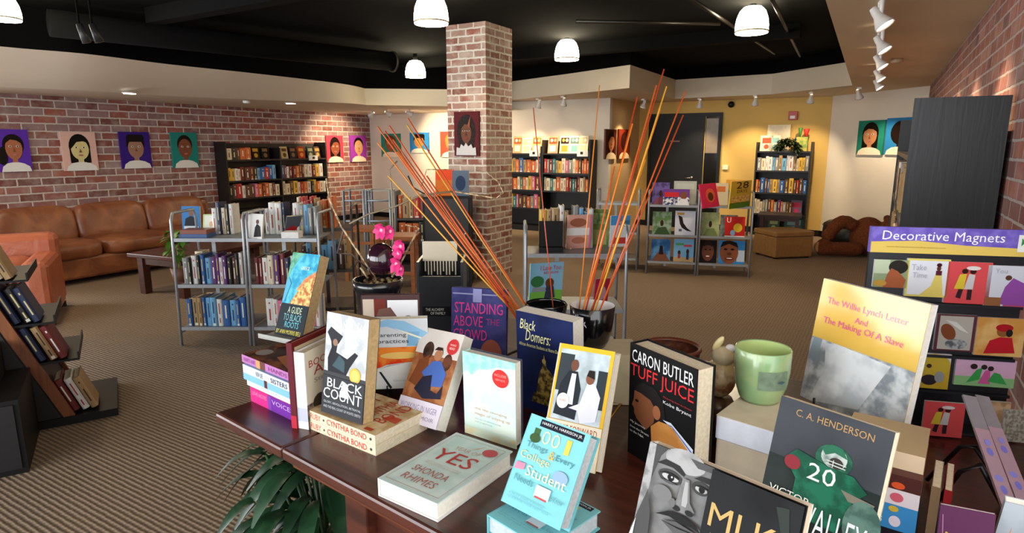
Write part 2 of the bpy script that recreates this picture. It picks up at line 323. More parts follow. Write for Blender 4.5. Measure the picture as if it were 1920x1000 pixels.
mb = MB(); strip(mb, [pe, near], ZR, [pe, near], 2.61, SOF, False); strip(mb, [pe, near], 2.61, [pe, near], ZC, CEILK, False); struct(mb, 'trim_3')
# brick column
CX0, CX1, CY0, CY1 = -4.273, -3.757, 5.8, 6.353
struct(MB().box(CX0, CY0, 0, CX1, CY1, ZC, BRICKC), 'wall_column', True)
# black ceiling services
KB = M('050505', 0.9, spec=.1)
for i, (y, z) in enumerate(((1.2, 2.66), (3.6, 2.66), (7.6, 2.66))):
    tag(MB().box(-6.2, y, z, -.9, y+.14, ZC, KB).build('ceiling_beam'), ['black beam crossing the ceiling nearest the camera', 'black beam crossing the ceiling before the brick column', 'black beam crossing the ceiling behind the brick column'][i], 'beam', 'black ceiling beams')
a = atd(90, 30, 5.6); b = atd(735, 128, 8.2); a[2] = 2.6; b[2] = 2.6
t = thing('air_duct', 'round black air duct hung under the black ceiling at left', 'duct')
MB().tube([a, b], .12, KB, 18).build('duct_pipe', t); d = (b-a)/np.linalg.norm(b-a); MB().tube([b, b+d*.02], .135, M('3a342a', .5), 18).build('end_collar', t)
for px, D in ((148, 4.6), (172, 4.7)):
    c = atd(px, 45, D); c[2] = min(c[2], 2.7); o = MB().tube([c, c+np.array((0.02, .03, -.13))], .022, M('2c2a28', .5), 12, 1.5).build('ceiling_spot'); MB().tube([c, (c[0], c[1], ZC)], .008, KB).build('stem', o)
    tag(o, 'small dark unlit spotlight under the ceiling, %s of the pair above the leather sofa' % ('left' if px == 148 else 'right'), 'spotlight', 'unlit ceiling spots')
for i, (p, qq, lab) in enumerate((((1268, -20), (1452, 100), 'thin black pipe under the ceiling left of the rightmost pendant'), ((1438, -20), (1500, 105), 'thin black pipe under the ceiling behind the rightmost pendant'), ((1080, 40), (1350, 45), 'thin black conduit crossing between the two right pendants'))):
    a = onz(*p, 2.72); b = onz(*qq, 2.72); tag(MB().tube([a, b], .018, M('1e1a14', .4)).build('ceiling_pipe'), lab, 'pipe', 'black ceiling pipes')
# pendants
GLOW = M('fff0cc', 0.4, 0, 0, 30, 0, 24.0)
for (px, py, D, r, lab) in ((1410, 44, 5.8, .15, 'glowing dome pendant nearest the right soffit'), (1063, 92, 7.6, .15, 'glowing dome pendant just right of the brick column'), (808, 14, 5.35, .15, 'glowing dome pendant at the top edge left of the brick column'), (779, 135, 8.9, .145, 'small far glowing dome pendant beyond the brick column'), (4, 22, 5.15, .13, 'glowing dome pendant cut by the left edge above the sofa')):
    c = atd(px, py, D); c[2] = min(c[2], 2.62); t = thing('pendant_lamp', lab, 'lamp', c, group='dome pendants under the black ceiling')
    prof = [(.04, .165), (.08, .155), (.115, .12), (.138, .06), (.148, 0), (.15, -.06), (.145, -.078), (.13, -.08)]; k = r/.15
    MB().lathe([(a*k, b*k) for a, b in prof][::-1], GLOW).build('lamp_shade', t)
    MB().lathe([(r*1.01, -.055*k), (r*1.01, -.066*k), (r*.99, -.07*k)][::-1], M('d8c8a0', .4, .3)).build('shade_ring', t)
    MB().lathe([(.03, .16*k), (.03, ZC-c[2])], KB, 14).build('stem', t)
    down('pendant_light', (c[0], c[1], c[2]-.1), 34)
# track lights
def track_head(px, py, z, aim, power, lab, s=1.0, ang=60):
    c = onz(px, py, z); zc = ZR if z < ZR else ZC
    d = (Vec(aim)-Vec(c)).normalized(); t = thing('track_spotlight', lab, 'spotlight', c, group='white track spotlights')
    R = d.to_track_quat('Z', 'Y').to_matrix().to_4x4()
    o = MB().lathe([(.018*s, -.07*s), (.022*s, -.05*s), (.024*s, -.02*s), (.045*s, .03*s), (.05*s, .045*s), (.046*s, .045*s), (.03*s, .02*s)], M('d6d2cc', .4), 18, cap=False).build('lamp_head', t); o.matrix_local = R
    b = MB().lathe([(.001, .04*s), (.043*s, .038*s)], M('fff2d8', .4, 0, 0, 30, 0, 14.0), 18).build('bulb', o)
    MB().tube([(0, 0, -.01), (0, 0, zc-c[2]-.005)], .012*s, M('d6d2cc', .4)).build('stem', t)
    MB().box(-.025*s, -.05*s, zc-c[2]-.025, .025*s, .05*s, zc-c[2]-.001, M('d6d2cc', .4)).build('track_adapter', t)
    if power: spot('track_light', Vec(c)+d*.06*s, aim, power, ang)
rtk = (('nearest', 1651, 36, 2.14), ('second', 1653, 85, 2.16), ('third', 1650, 118, 2.17), ('fourth', 1648, 143, 2.18), ('farthest', 1646, 160, 2.19))
for n, px, py, z in rtk:
    c = onz(px, py, z); track_head(px, py, z, (XR-.06, c[1]-.12, 1.45), 30, 'white track spotlight on the tan right ceiling, %s of the five in line' % n, 1.0, 75)
a = onz(1652, 5, ZR-.02); b = onz(1646, 152, ZR-.02); tag(MB().tube([a, b], .015, WHITE).build('light_track'), 'white light track along the tan right ceiling', 'track', 'light tracks')
bk = ((1610, 178, 2.2, (-.1, 10.9, 1.5), 'over the white corner by the painted girl on green'), (1520, 186, 2.2, (-1.2, 11.6, 1.5), 'above the bookcase on the yellow wall'), (1416, 191, 2.2, (-2.0, 11.6, 1.6), 'between the black door and the yellow wall bookcase'), (1312, 196, 2.2, (-2.9, 11.6, 1.5), 'in front of the black door'),
      (1207, 197, 2.2, (-4.05, 10.75, 1.2), 'beside the two narrow portraits on the tan wall'), (1057, 192, 2.2, (-4.9, YB, 1.5), 'right one of the two above the bookcase behind the column'), (1010, 196, 2.2, (-5.6, YB, 1.5), 'left one of the two above the bookcase behind the column'))
for px, py, z, aim, lab in bk: track_head(px, py, z, (aim[0], aim[1]-.25, aim[2]-.35), 52, 'white track spotlight '+lab, 1.15, 80)
lf = ((768, 213, 2.08, (-6.6, YB, 1.45), 'above the portrait on blue on the white back wall'), (728, 213, 2.08, (-7.4, YB, 1.45), 'above the portrait on teal on the white back wall'), (697, 215, 2.08, (XL, 9.0, 1.4), 'in the corner above the portrait on pink'))
for px, py, z, aim, lab in lf: track_head(px, py, z, aim, 110, 'white track spotlight '+lab, 1.1, 80)
for px, py, lab in ((243, 174, 'round recessed downlight in the left soffit above the portrait on purple'), (545, 193, 'round recessed downlight in the left soffit above the black bookcase')):
    c = onz(px, py, ZL-.004); t = thing('recessed_downlight', lab, 'downlight', c, group='recessed downlights')
    MB().lathe([(.09, .0), (.075, -.012)], WHITE, 20).build('trim_ring', t); MB().lathe([(.001, -.013), (.07, -.013)], M('fff4e0', .4, 0, 0, 30, 0, 6.0), 20).build('bulb', t)
c = onz(462, 190, ZL-.01); tag(MB().lathe([(.05, .008), (.05, -.02), (.03, -.03)], WHITE).build('smoke_detector', loc=c), 'tiny white detector on the left soffit between the downlights', 'detector')
c = onz(1682, 112, ZR-.01); tag(MB().lathe([(.05, .008), (.05, -.02), (.03, -.03)], M('b8a080', .6)).build('smoke_detector', loc=c), 'small round vent on the tan right ceiling beside the track', 'detector')
# door in the yellow wall
xa, xb = ony(1215, 300, YD-.02)[0], ony(1350, 300, YD-.02)[0]; zt = 2.09
mb = MB(); mb.box(xa, YD-.05, 0, xa+.05, YD-.001, zt, BLACK); mb.box(xb-.05, YD-.05, 0, xb, YD-.001, zt, BLACK); mb.box(xa+.05, YD-.05, zt-.06, xb-.05, YD-.001, zt, BLACK)
xm = ony(1318, 300, YD-.02)[0]; dr = struct(mb, 'door_1')
MB().box(xa+.05, YD-.035, .01, xm, YD-.005, zt-.06, M('0a0a0a', .5, spec=.3)).build('door_leaf', dr)
mb = MB().box(xm+.02, YD-.03, .01, xb-.05, YD-.01, zt-.06, M('0c0c0c', .1)); mb.box(xm+.03, YD-.036, 1.38, xb-.06, YD-.031, zt-.1, M('7a6a55', .3, 0, .1, 9)); mb.build('sidelight_pane', dr)
mb = MB(); c = ony(1296, 334, YD-.06); mb.tube([c, c+np.array((0, .05, 0))], .03, CHROME); mb.tube([c, c+np.array((-.12, -.01, 0))], .012, CHROME); mb.build('door_handle', dr)
c = ony(1265, 265, YD-.04); MB().box(c[0]-.09, YD-.038, c[2]-.012, c[0]+.09, YD-.0355, c[2]+.012, M('7a5030', .4)).build('name_plate', dr)
c = ony(1487, 217, YD-.03); tag(MB().box(-.07, -.02, -.07, .07, .029, .07, M('b02018', .4)).box(-.04, -.035, -.05, .04, -.02, 0, WHITE).build('fire_alarm', loc=c, bevel=.006), 'red fire alarm strobe on the yellow wall above the bookcase', 'alarm')
c = ony(1371, 196, YD-.03); tag(MB().ell((0, 0, 0), (.055, .05, .055), BLACK).build('wall_speaker', loc=c), 'black round wall sensor above the right side of the black door', 'sensor')
c = ony(1360, 314, YD-.02); tag(MB().box(-.05, -.01, -.04, .05, .019, .04, M('e8dcc0', .5)).build('thermostat', loc=c, bevel=.004), 'cream thermostat on the yellow wall right of the black door', 'thermostat')
# ------------------------------------------------------------------ painted canvases
SK = ['a8684a', 'd8cc98', '9a7058', '7a4832', '8a5038', 'c8a078']
def portrait(bg, skin, hair, style, shirt='dcdcd8', mouth='b06a70'):
    L = [('r', 0, 0, 1, 1, bg)]
    if style in ('long', 'side'): L += [('e', .5, .62, .31, .33, hair), ('r', .2, .2, .8, .6, hair)]
    if style == 'pony': L += [('e', .5, .63, .33, .26, hair), ('e', .13, .33, .16, .17, hair), ('e', .18, .48, .12, .12, hair)]
    if style == 'short': L += [('e', .5, .66, .29, .27, hair)]
    if style == 'flat': L += [('p', [(.2, .6), (.22, .88), (.3, .93), (.75, .93), (.8, .86), (.8, .6)], hair)]
    L += [('r', .42, .2, .58, .4, skin), ('p', [(.05, 0), (.1, .12), (.25, .2), (.4, .22), (.6, .22), (.76, .19), (.92, .12), (.97, 0)], shirt)]
    if style != 'back': L += [('e', .5, .55, .26, .27, skin)]
    if style == 'long': L += [('p', [(.22, .55), (.25, .78), (.4, .88), (.6, .86), (.75, .72), (.6, .76), (.42, .74), (.3, .62)], hair)]
    if style in ('pony', 'side'): L += [('p', [(.24, .66), (.3, .82), (.5, .88), (.72, .8), (.76, .66), (.6, .74), (.42, .76)], hair)]
    if style == 'flat': L += [('r', .24, .73, .77, .86, hair)]
    if style == 'back': L += [('e', .5, .6, .32, .32, hair)]
    else: L += [('e', .39, .6, .045, .028, 'e8e4dc'), ('e', .61, .6, .045, .028, 'e8e4dc'), ('e', .39, .6, .022, .022, '201814'), ('e', .61, .6, .022, .022, '201814'), ('p', [(.5, .57), (.46, .47), (.54, .47)], '7a5038'), ('e', .5, .4, .075, .022, mouth)]
    return L
def canvas(name, label, M4, w, h, art, group, step=.0012):
    o = MB().box(0, 0, 0, w, .03, h, M(art[0][5] if isinstance(art[0][5], str) else 'c8c0b0', .6)).art(art, 0, 0, w, h, 0, step).build(name, M4=M4)
    return tag(o, label, 'painting', group)
def wall_pic(TL, BR, plane, val, label, art, group='painted portrait canvases'):
    f = onx if plane == 'x' else ony; a = f(*TL, val); b = f(*BR, val)
    U = np.array((0, 1., 0)) if (plane == 'x' and val < -6) else (np.array((0, 1., 0)) if plane == 'x' else np.array((1., 0, 0)))
    w = abs((b-a)@U); h = a[2]-b[2]; o = a.copy(); o[2] = b[2]
    return canvas('portrait_canvas', label, frm(o, U, (0, 0, 1)), w, h, art, group)
xp = XL+.031
wall_pic((-12, 242), (62, 321), 'x', xp, 'portrait canvas on bright violet, girl with dark ponytail, above the sofa', portrait('5a30a8', 'a8684a', '1a1412', 'pony'))
wall_pic((112, 247), (186, 319), 'x', xp, 'portrait canvas on pale pink, yellow face with long black hair', portrait('d8b0a4', 'cfc488', '0e0c0c', 'long'))
wall_pic((222, 247), (286, 315), 'x', xp, 'portrait canvas on deep purple, boy with black flat hair', portrait('341a7a', '9a7460', '140e0e', 'flat'))
wall_pic((319, 248), (374, 314), 'x', xp, 'portrait canvas on teal beside the black bookcase', portrait('1f8078', '7e4a34', '1a100c', 'short'))
wall_pic((611, 254), (645, 304), 'x', xp, 'portrait canvas on hot pink right of the black bookcase', portrait('d83c50', '8a4a30', '1a0e0c', 'long', 'f0dcc0'))
wall_pic((656, 254), (688, 303), 'x', xp, 'portrait canvas on lilac in the brick corner', portrait('9a3aa8', 'd09a68', '1a100c', 'short', 'f0dcc0'))
yp = YB-.031
wall_pic((714, 251), (751, 295), 'y', yp, 'portrait canvas on teal green hung on the white back wall', portrait('2f8a78', '9a5a34', '6a3a20', 'short', 'f0e0c8'))
wall_pic((768, 249), (804, 287), 'y', yp, 'portrait canvas on sky blue hung on the white back wall', portrait('2f88c8', 'd08848', '1a120e', 'flat', 'f0e0c8'))
wall_pic((825, 247), (870, 295), 'y', yp, 'portrait canvas on orange red, half behind the brick column', portrait('e0503a', 'c88030', 'd08030', 'short', 'f0e0c8'))
wall_pic((1136, 242), (1155, 298), 'x', -4.05+.031, 'left narrow portrait on dark brown on the tan alcove wall', portrait('5a2410', 'c87a48', '2a0e08', 'long', 'f0d8b0'))
wall_pic((1161, 242), (1180, 297), 'x', -4.05+.031, 'right narrow portrait on dark red on the tan alcove wall', portrait('6a2010', '7a3018', '2a0e08', 'back', 'f0d0a8'))
dart = [('r', 0, 0, 1, 1, '521018'), ('e', .5, .56, .38, .38, ('16100e', '2a1a16', 40)), ('p', [(.14, .5), (.2, .2), (.8, .2), (.86, .5)], ('16100e', '2a1a16', 40)), ('r', .43, .25, .57, .4, '5a3626'), ('e', .5, .53, .21, .24, '6a402c'), ('p', [(.3, .62), (.36, .78), (.5, .82), (.66, .78), (.7, .62), (.6, .7), (.44, .72)], '1a120f'), ('p', [(.56, .7), (.68, .9), (.64, .62)], '8a4a34'), ('e', .41, .57, .06, .022, 'b09a88'), ('e', .59, .57, .06, .022, 'b09a88'), ('e', .41, .57, .025, .02, '1a1210'), ('e', .59, .57, .025, .02, '1a1210'), ('r', .33, .595, .48, .605, '2a1a14'), ('r', .52, .595, .67, .605, '2a1a14'), ('p', [(.5, .55), (.46, .46), (.54, .46)], '543020'), ('e', .5, .4, .065, .018, '8a3434'),
        ('p', [(.1, .02), (.12, .2), (.25, .18), (.3, .27), (.42, .22), (.5, .3), (.6, .22), (.72, .27), (.78, .18), (.9, .2), (.92, .02)], 'c8c4c4')]
a = ony(851, 210, CY0-.032); b = ony(898, 293, CY0-.032); canvas('portrait_canvas', 'dark red portrait canvas with glasses hung on the brick column', frm((a[0], a[1], b[2]), (1, 0, 0), (0, 0, 1)), b[0]-a[0], a[2]-b[2], dart, 'painted portrait canvases', .0008)
# white corner wall pictures
cu = np.array((XR+.8, 10.3-11.6, 0)); cl = np.linalg.norm(cu); cu /= cl; cn = np.array((-cu[1]*-1, 0, 0))
nrm = np.array((cu[1], -cu[0], 0))
def oncorner(px, py):
    o = np.array((-.8, 11.6, 0))+nrm*.031; d = ray(px, py); s = ((o-CAM)@nrm)/(d@nrm); return CAM+d*s
for TL, BR, lab, art in (((1611, 227), (1653, 291), 'portrait canvas on green with long black hair on the white corner wall', portrait('1f7a68', 'b07850', '120c0a', 'side', 'ecd8c0')), ((1664, 222), (1712, 291), 'portrait canvas on blue, partly hidden behind the tall bookcase', portrait('2a78b0', '2a1810', '1a0e0a', 'back', 'ecd8c0'))):
    a = oncorner(*TL); b = oncorner(*BR); w = (b-a)@cu; h = a[2]-b[2]
    canvas('portrait_canvas', lab, frm((a[0], a[1], b[2]), cu, (0, 0, 1)), w, h, art, 'painted portrait canvases')
# ------------------------------------------------------------------ shelf books
PAL = {'red': 'b02420', 'dark red': '6a1c1c', 'orange': 'cc6428', 'yellow': 'd8ac3a', 'cream': 'd8ccb0', 'white': 'dcdad4', 'grey': '8a8a88', 'black': '1c1b1c', 'brown': '5c3a26', 'tan': 'a8885c', 'blue': '2a5c9c', 'light blue': '6aa4cc', 'navy': '1c2a4c', 'green': '3c6a44', 'teal': '2a7a80', 'purple': '5a2c6a', 'pink': 'd06a8c'}
ORD = 'first second third fourth fifth sixth seventh eighth ninth tenth eleventh twelfth thirteenth fourteenth fifteenth sixteenth seventeenth eighteenth nineteenth twentieth'.split()
def ordn(i):
    if i < 20: return ORD[i]
    t = {2: 'twenty', 3: 'thirty', 4: 'forty'}[(i+1)//10]; u = (i+1) % 10
    return t+'-'+ORD[u-1] if u else {20: 'twentieth', 30: 'thirtieth', 40: 'fortieth'}[i+1]
UB = {}
def unit_book(col, var):
    if (col, var) not in UB:
        c = M(PAL[col], 0.45, 0, .08, 8); b = MB()
        b.add([(0, .04, 0), (.25, 0, 0), (.75, 0, 0), (1, .04, 0), (1, 1, 0), (.92, 1, 0), (.92, .08, 0), (.08, .08, 0), (0, 1, 0), (0, 1, 0)]+[(0, .04, 1), (.25, 0, 1), (.75, 0, 1), (1, .04, 1), (1, 1, 1), (.92, 1, 1), (.92, .08, 1), (.08, .08, 1), (0, 1, 1), (0, 1, 1)],
              [(0, 1, 11, 10), (1, 2, 12, 11), (2, 3, 13, 12), (3, 4, 14, 13), (4, 5, 15, 14), (5, 6, 16, 15), (7, 8, 18, 17), (8, 0, 10, 18), (0, 8, 7, 1), (1, 7, 6, 2), (2, 6, 5, 4, 3), (10, 11, 17, 18), (11, 12, 16, 17), (12, 13, 14, 15, 16)], c)
        b.box(.07, .08, .02, .93, .97, .98, PAGES)
        ink = M({'black': 'd8c890', 'navy': 'd8c890', 'white': 'a02c24', 'cream': '7a3024', 'yellow': '3a2418', 'tan': '3a2418', 'pink': 'f0f0e8', 'light blue': '1c2a4c'}.get(col, ('e8e0c8', 'd8b860', 'f0eee8')[var % 3]), .5)
        bands = [((.3, .8),), ((.45, .85), (.12, .3)), ((.2, .62), (.8, .86))][var % 3]
        for z0, z1 in bands: b.add([(.4, -.003, z0), (.6, -.003, z0), (.6, -.003, z1), (.4, -.003, z1)], [(0, 1, 2, 3)], ink)
        if var == 1: b.add([(.24, -.002, .02), (.76, -.002, .02), (.76, -.002, .1), (.24, -.002, .1)], [(0, 1, 2, 3)], M('e0dccc', .5))
        o = b.build('book'); UB[col, var] = o.data; bpy.data.objects.remove(o)
    return UB[col, var]
NB = [0]
STUFF = MB()
def fill(org, u, v, length, n, hr, where, group, pal, d=.16, side='left', lean_end=0, gap=0.0, inset=.02, stuff=False):
    """n upright books along u from org (front left of the shelf)"""
    u = Vec((*u[:2], 0)).normalized(); v = Vec((*v[:2], 0)).normalized(); org = Vec(org)
    ts = [random.uniform(.6, 1.4) for _ in range(n)]; k = length/sum(ts); x = 0
    for i, t in enumerate(ts):
        t *= k; col = random.choice(pal); h = random.uniform(*hr); ub = unit_book(col, random.randrange(3))
        ln = lean_end*(.2+.8*i/n) if lean_end else 0
        th = math.radians(ln)
        m = Matrix.Identity(4); U = (u*math.cos(th)+Vec((0, 0, -1))*math.sin(th)) if ln else u; Z = (Vec((0, 0, 1))*math.cos(th)+u*math.sin(th)) if ln else Vec((0, 0, 1))
        w = t*.94*(math.cos(th)); m.col[0][:3] = U*w; m.col[1][:3] = v*d; m.col[2][:3] = Z*h; m.col[3][:3] = org+u*x+v*(inset+random.uniform(0, .02))+Vec((0, 0, .001+(w*math.sin(th) if ln > 0 else 0)))
        x += t
        if stuff:
            vs = [(m @ vv.co)[:] for vv in ub.vertices]; off = len(STUFF.v); STUFF.v += vs
            for pp in ub.polygons: STUFF.f.append(tuple(off+k for k in pp.vertices)); STUFF.mi.append(STUFF.m(ub.materials[pp.material_index])); STUFF.sm.append(False)
            continue
        o = bpy.data.objects.new('book', ub); COL.objects.link(o); NB[0] += 1; o.matrix_world = m
        tag(o, '%s book, %s from %s, %s' % (col, ordn(i), side, where), 'book', group)
def faceout(M4, w, h, t, label, art, group, bg=None, name='book'):
    o = MB().box(0, 0, 0, w, t, h, inkm(bg or art[0][5])).box(w*.02, .001, .002, w-.0005+.001, t-.001, h+.0006, PAGES).art(art, 0, 0, w, h, 0, .0007).build(name, M4=M4); NB[0] += 1
    return tag(o, label, 'book', group)
def facepx(TL, TR, L, h, zb, label, art, group, t=.012, asp=None, **k):
    a, U, V, w, h = frame_top(TL, TR, L, h, zb, t); return faceout(frm(a, U, V), w, h, t, label, art, group, **k)
def bookcase(name, label, org, u, v, w, h, d, zs, mat=ESP, divs=(), back=True, cat='bookcase', ztop=None):
    m = frm(org, (*u, 0), (0, 0, 1)); t = thing(name, label, cat, M4=m); T = .022
    for x in (0, w-T): MB().box(x, 0, 0, x+T, d, h, mat).build('side_panel', t)
    for x in divs: MB().box(x, .004, 0, x+T, d-.01, ztop or h-.1, mat).build('divider', t)
    if back: MB().box(T, d-.01, .02, w-T, d, (ztop or h)-.02, mat).build('back_panel', t)
    for z in zs:
        xs = [T]+[x for q in divs for x in (q, q+T)]+[w-T]
        for i in range(0, len(xs), 2): MB().box(xs[i], .003, z-.025, xs[i+1], d-.01, z, mat).build('shelf', t)
    MB().box(T, .02, 0, w-T, .035, max(.02, zs[0]-.025), mat).build('kick_plate', t)
    return t
# black bookcase against the left brick wall (faces +x)
xf = -9.2; y0, y1 = onx(424, 300, xf)[1], onx(613, 300, xf)[1]; zt = onx(424, 266, xf)[2]
zz = [onx(430, py, xf)[2] for py in (374, 340, 300)]; W = y1-y0
bookcase('bookcase', 'wide black bookcase against the left brick wall behind the sofa end', (xf, y0, 0), (0, 1), (-1, 0), W, zt, .29, [.12, .45]+zz, ESP, [W*.5-.01])
P1 = ['red', 'cream', 'white', 'orange', 'light blue', 'dark red', 'yellow', 'white', 'pink', 'brown', 'cream', 'blue', 'red', 'black']
G1 = 'books on the black bookcase by the brick wall'
for zi, nm in ((zz[0], 'lower row'), (zz[1], 'middle row')):
    for hf in (0, 1): fill((xf, y0+.03+hf*W/2, zi), (0, 1), (-1, 0), W/2-.07-.05*(zi == zz[1]), 13, (.19, .24), nm+', %s half, brick wall bookcase' % ('left', 'right')[hf], G1, P1)
DK = ['black', 'dark red', 'brown', 'orange', 'tan', 'cream', 'red', 'black']
fill((xf, y0+.03, zz[2]), (0, 1), (-1, 0), W*.22, 5, (.18, .2), 'top row, brick wall bookcase', G1, DK)
for i, (f, lab, c1, c2) in enumerate(((.27, 'gold and black book facing out, leftmost on top shelf of the black brick wall bookcase', '2a1c10', 'd0a030'), (.36, 'black book facing out beside the gold one on the black brick wall bookcase', '161214', '7a5a3a'), (.55, 'cream book facing out mid top shelf of the black brick wall bookcase', 'c8b890', '6a4a2a'), (.64, 'charcoal book facing out mid top shelf of the black brick wall bookcase', '2c2826', '8a6a50'), (.73, 'orange red book facing out on top shelf of the black brick wall bookcase', 'b84420', 'e0a040'), (.83, 'dark green book facing out near right end of the black brick wall bookcase', '26302a', '8a8a6a'), (.91, 'brown book facing out at right end of the black brick wall bookcase', '4a3020', 'a08040'))):
    faceout(frm((xf-.1, y0+W*f, zz[2]+.001), (0, .995, 0), (-.17, 0, .985)), .15, .215, .02, lab, [('r', 0, 0, 1, 1, c1), ('r', .15, .6, .85, .85, c2), ('e', .5, .3, .25, .18, c2)], G1)
tag(MB().box(0, 0, 0, .2, .02, .09, WHITE).art([('r', .35, .3, .65, .75, '303030')], 0, 0, .2, .09, 0, .001).build('shelf_sign', M4=frm((xf+.005, y0+W*.8, zz[2]-.04), (0, 1, 0), (0, 0, 1))), 'small white shelf sign on the top shelf of the black brick wall bookcase', 'sign')
# bookcase behind the column (faces -y)
yf = 9.74; xa, xm, xb = ony(905, 300, yf)[0], ony(1016, 300, yf)[0], ony(1106, 300, yf)[0]; zt = ony(1106, 262, yf)[2]
zc = [ony(1060, py, yf)[2] for py in (428, 394, 359, 325, 288)]
for nm, lab, a, b in (('bookcase', 'black bookcase end bay behind the bamboo sticks, right bay of the white wall pair', xm, xb), ('bookcase', 'black bookcase half hidden behind the brick column, left bay of the white wall pair', xa, xm-.01)):
    bookcase(nm, lab, (a, yf, 0), (1, 0), (0, 1), b-a, zt if a == xm else zc[4]+.12, .3, zc, ESP)
P2 = ['red', 'brown', 'orange', 'tan', 'cream', 'dark red', 'blue', 'grey', 'yellow', 'cream', 'orange', 'pink', 'teal']
G2 = 'books on the bookcase behind the brick column'
for zi, nm in ((zc[3], 'upper book shelf'), (zc[2], 'second book shelf')):
    fill((xm+.03, yf, zi), (1, 0), (0, 1), xb-xm-.06, 15, (.2, .25), nm+' right of brick column', G2, P2, stuff=True)
for zi, nm, n in ((zc[3], 'upper book shelf', 9), (zc[2], 'second book shelf', 9), (zc[1], 'third book shelf', 9)):
    x0 = ony(960, 300, yf)[0]-.08; fill((x0, yf, zi), (1, 0), (0, 1), xm-.04-x0, n, (.2, .25), nm+' beside brick column', G2, P2, stuff=True)
CB = [('d8a080', 'e8502c', 'f0e8d8'), ('e8d8b8', '30261e', 'c8a040'), ('e0e0d8', '6a7a70', '80b8b0'), ('eadcc0', 'c8b090', 'e0c8a0'), ('e8a070', 'd05028', 'f0e0c0')]
for i, (px, c, lab) in enumerate(((1034, CB[0], 'red and cream book facing out on top of the bookcase right of the column'), (1056, CB[1], 'book with two dark haired children on top of the bookcase right of the column'), (1074, CB[2], 'pale green and white book facing out on top of the bookcase right of the column'), (1090, CB[3], 'cream book facing out at the right end of the bookcase top behind the sticks'), (985, CB[3], 'lit cream book facing out on the bookcase bay beside the brick column'), (1004, CB[4], 'coral red book facing out beside the bay divider right of the column'), (968, CB[4], 'orange book facing out on the bookcase top touching the brick column edge'))):
    x = ony(px, 300, yf+.1)[0]; faceout(frm((x-.08, yf+.1, zc[4]+.001), (1, 0, 0), (0, .15, .988)), .19, .3 if i != 4 else .27, .015, lab, [('r', 0, 0, 1, 1, c[0]), ('r', .1, .55, .9, .9, c[1]), ('r', .2, .1, .8, .45, c[2]), ('e', .35, .75, .14, .1, c[2]), ('e', .7, .75, .14, .1, c[0])], G2)
for px, lab in ((1002, 'white sign card clipped on the bookcase shelf left of the bay divider'), (1092, 'white sign card clipped on the bookcase shelf at its right end')):
    c = ony(px, 288, yf-.012); tag(MB().box(-.1, 0, -.05, .1, .01, .05, WHITE).art([('r', .3, .35, .55, .8, '302824')], -.1, -.05, .2, .1, 0, .001).build('shelf_sign', loc=c), lab, 'sign', 'white shelf signs')
# bookcase on the yellow wall
yf = 11.27; xa, xb = ony(1416, 300, yf)[0], ony(1521, 300, yf)[0]; zy = [.06, .37, .73, 1.10, 1.42]
bookcase('bookcase', 'tall dark bookcase with a green garland against the yellow wall', (xa, yf, 0), (1, 0), (0, 1), xb-xa, 1.57, .31, zy, ESP, ztop=1.42)
G3 = 'books on the yellow wall bookcase'
for zi, nm, pal in ((zy[3], 'top book shelf', ['grey', 'white', 'cream', 'light blue', 'white', 'grey', 'yellow', 'tan']), (zy[2], 'second book shelf', ['dark red', 'red', 'orange', 'brown', 'tan', 'dark red', 'blue', 'yellow'])):
    fill((xa+.03, yf, zi), (1, 0), (0, 1), xb-xa-.06, 15, (.2, .25), nm+' of yellow wall bookcase', G3, pal, stuff=True)
fill((xa+.03, yf, zy[1]), (1, 0), (0, 1), (xb-xa)*.7, 13, (.2, .25), 'third shelf of yellow wall bookcase', G3, ['purple', 'grey', 'tan', 'cream', 'brown', 'orange', 'grey'], stuff=True)
for i, (fx, z, w, h, c, lab) in enumerate(((.72, zy[1], .17, .24, ('6a5a7a', 'c03a5a'), 'purple pink book facing out on the third shelf of the yellow wall bookcase'), (.3, zy[0], .18, .26, ('34503a', '8a9a6a'), 'dark green book facing out on the lowest shelf of the yellow wall bookcase'), (.62, zy[0], .3, .26, ('2a4a4a', '6a8a9a'), 'wide teal grey book facing out on the lowest shelf of the yellow wall bookcase'),
        (.02, zy[4], .2, .26, ('b8c0a8', 'c8482c'), 'red and pale picture book at the left end of the yellow wall bookcase top'), (.2, zy[4], .17, .26, ('d8d0b8', '7aa0a0'), 'pale blue picture book on the yellow wall bookcase top below the white board'), (.68, zy[4], .15, .22, ('1c4a6a', '4ab0c0'), 'blue picture book right of the garland on the yellow wall bookcase top'))):
    faceout(frm((xa+.03+(xb-xa)*fx*.93, yf+.08, z+.001), (1, 0, 0), (0, .12, .993)), w, h, .015, lab, [('r', 0, 0, 1, 1, c[0]), ('r', .15, .5, .85, .85, c[1]), ('e', .5, .28, .2, .15, c[1])], G3)
o = MB().box(0, 0, 0, .36, .02, .44, M('e8d8b8', .6)).art([('e', .35, .3, .1, .12, 'c0a080'), ('e', .62, .3, .1, .12, 'b88868')], 0, 0, .36, .44, 0, .001).build('display_board', M4=frm((xa+.12, yf+.24, zy[4]+.001), (1, 0, 0), (0, .1, .995))); tag(o, 'large white picture board standing on top of the yellow wall bookcase', 'picture')
t = thing('gift_bag', 'green gift bag with red and green tissue on the yellow wall bookcase top', 'gift bag', (xb-.17, yf+.12, zy[4]+.001))
MB().box(-.085, -.04, 0, .085, .04, .23, M('6a8a3a', .5, c2='b0a040', scale=18)).build('bag_body', t)
MB().lathe([(.01, 0), (.05, .14), (.045, .15), (.005, .02)], M('c02a20', .6), 7, (.05, 0, .21)).build('tissue', t); MB().lathe([(.01, 0), (.035, .16), (.03, .17), (.005, .02)], M('3a7a30', .6), 7, (-.04, 0, .21)).build('tissue', t)
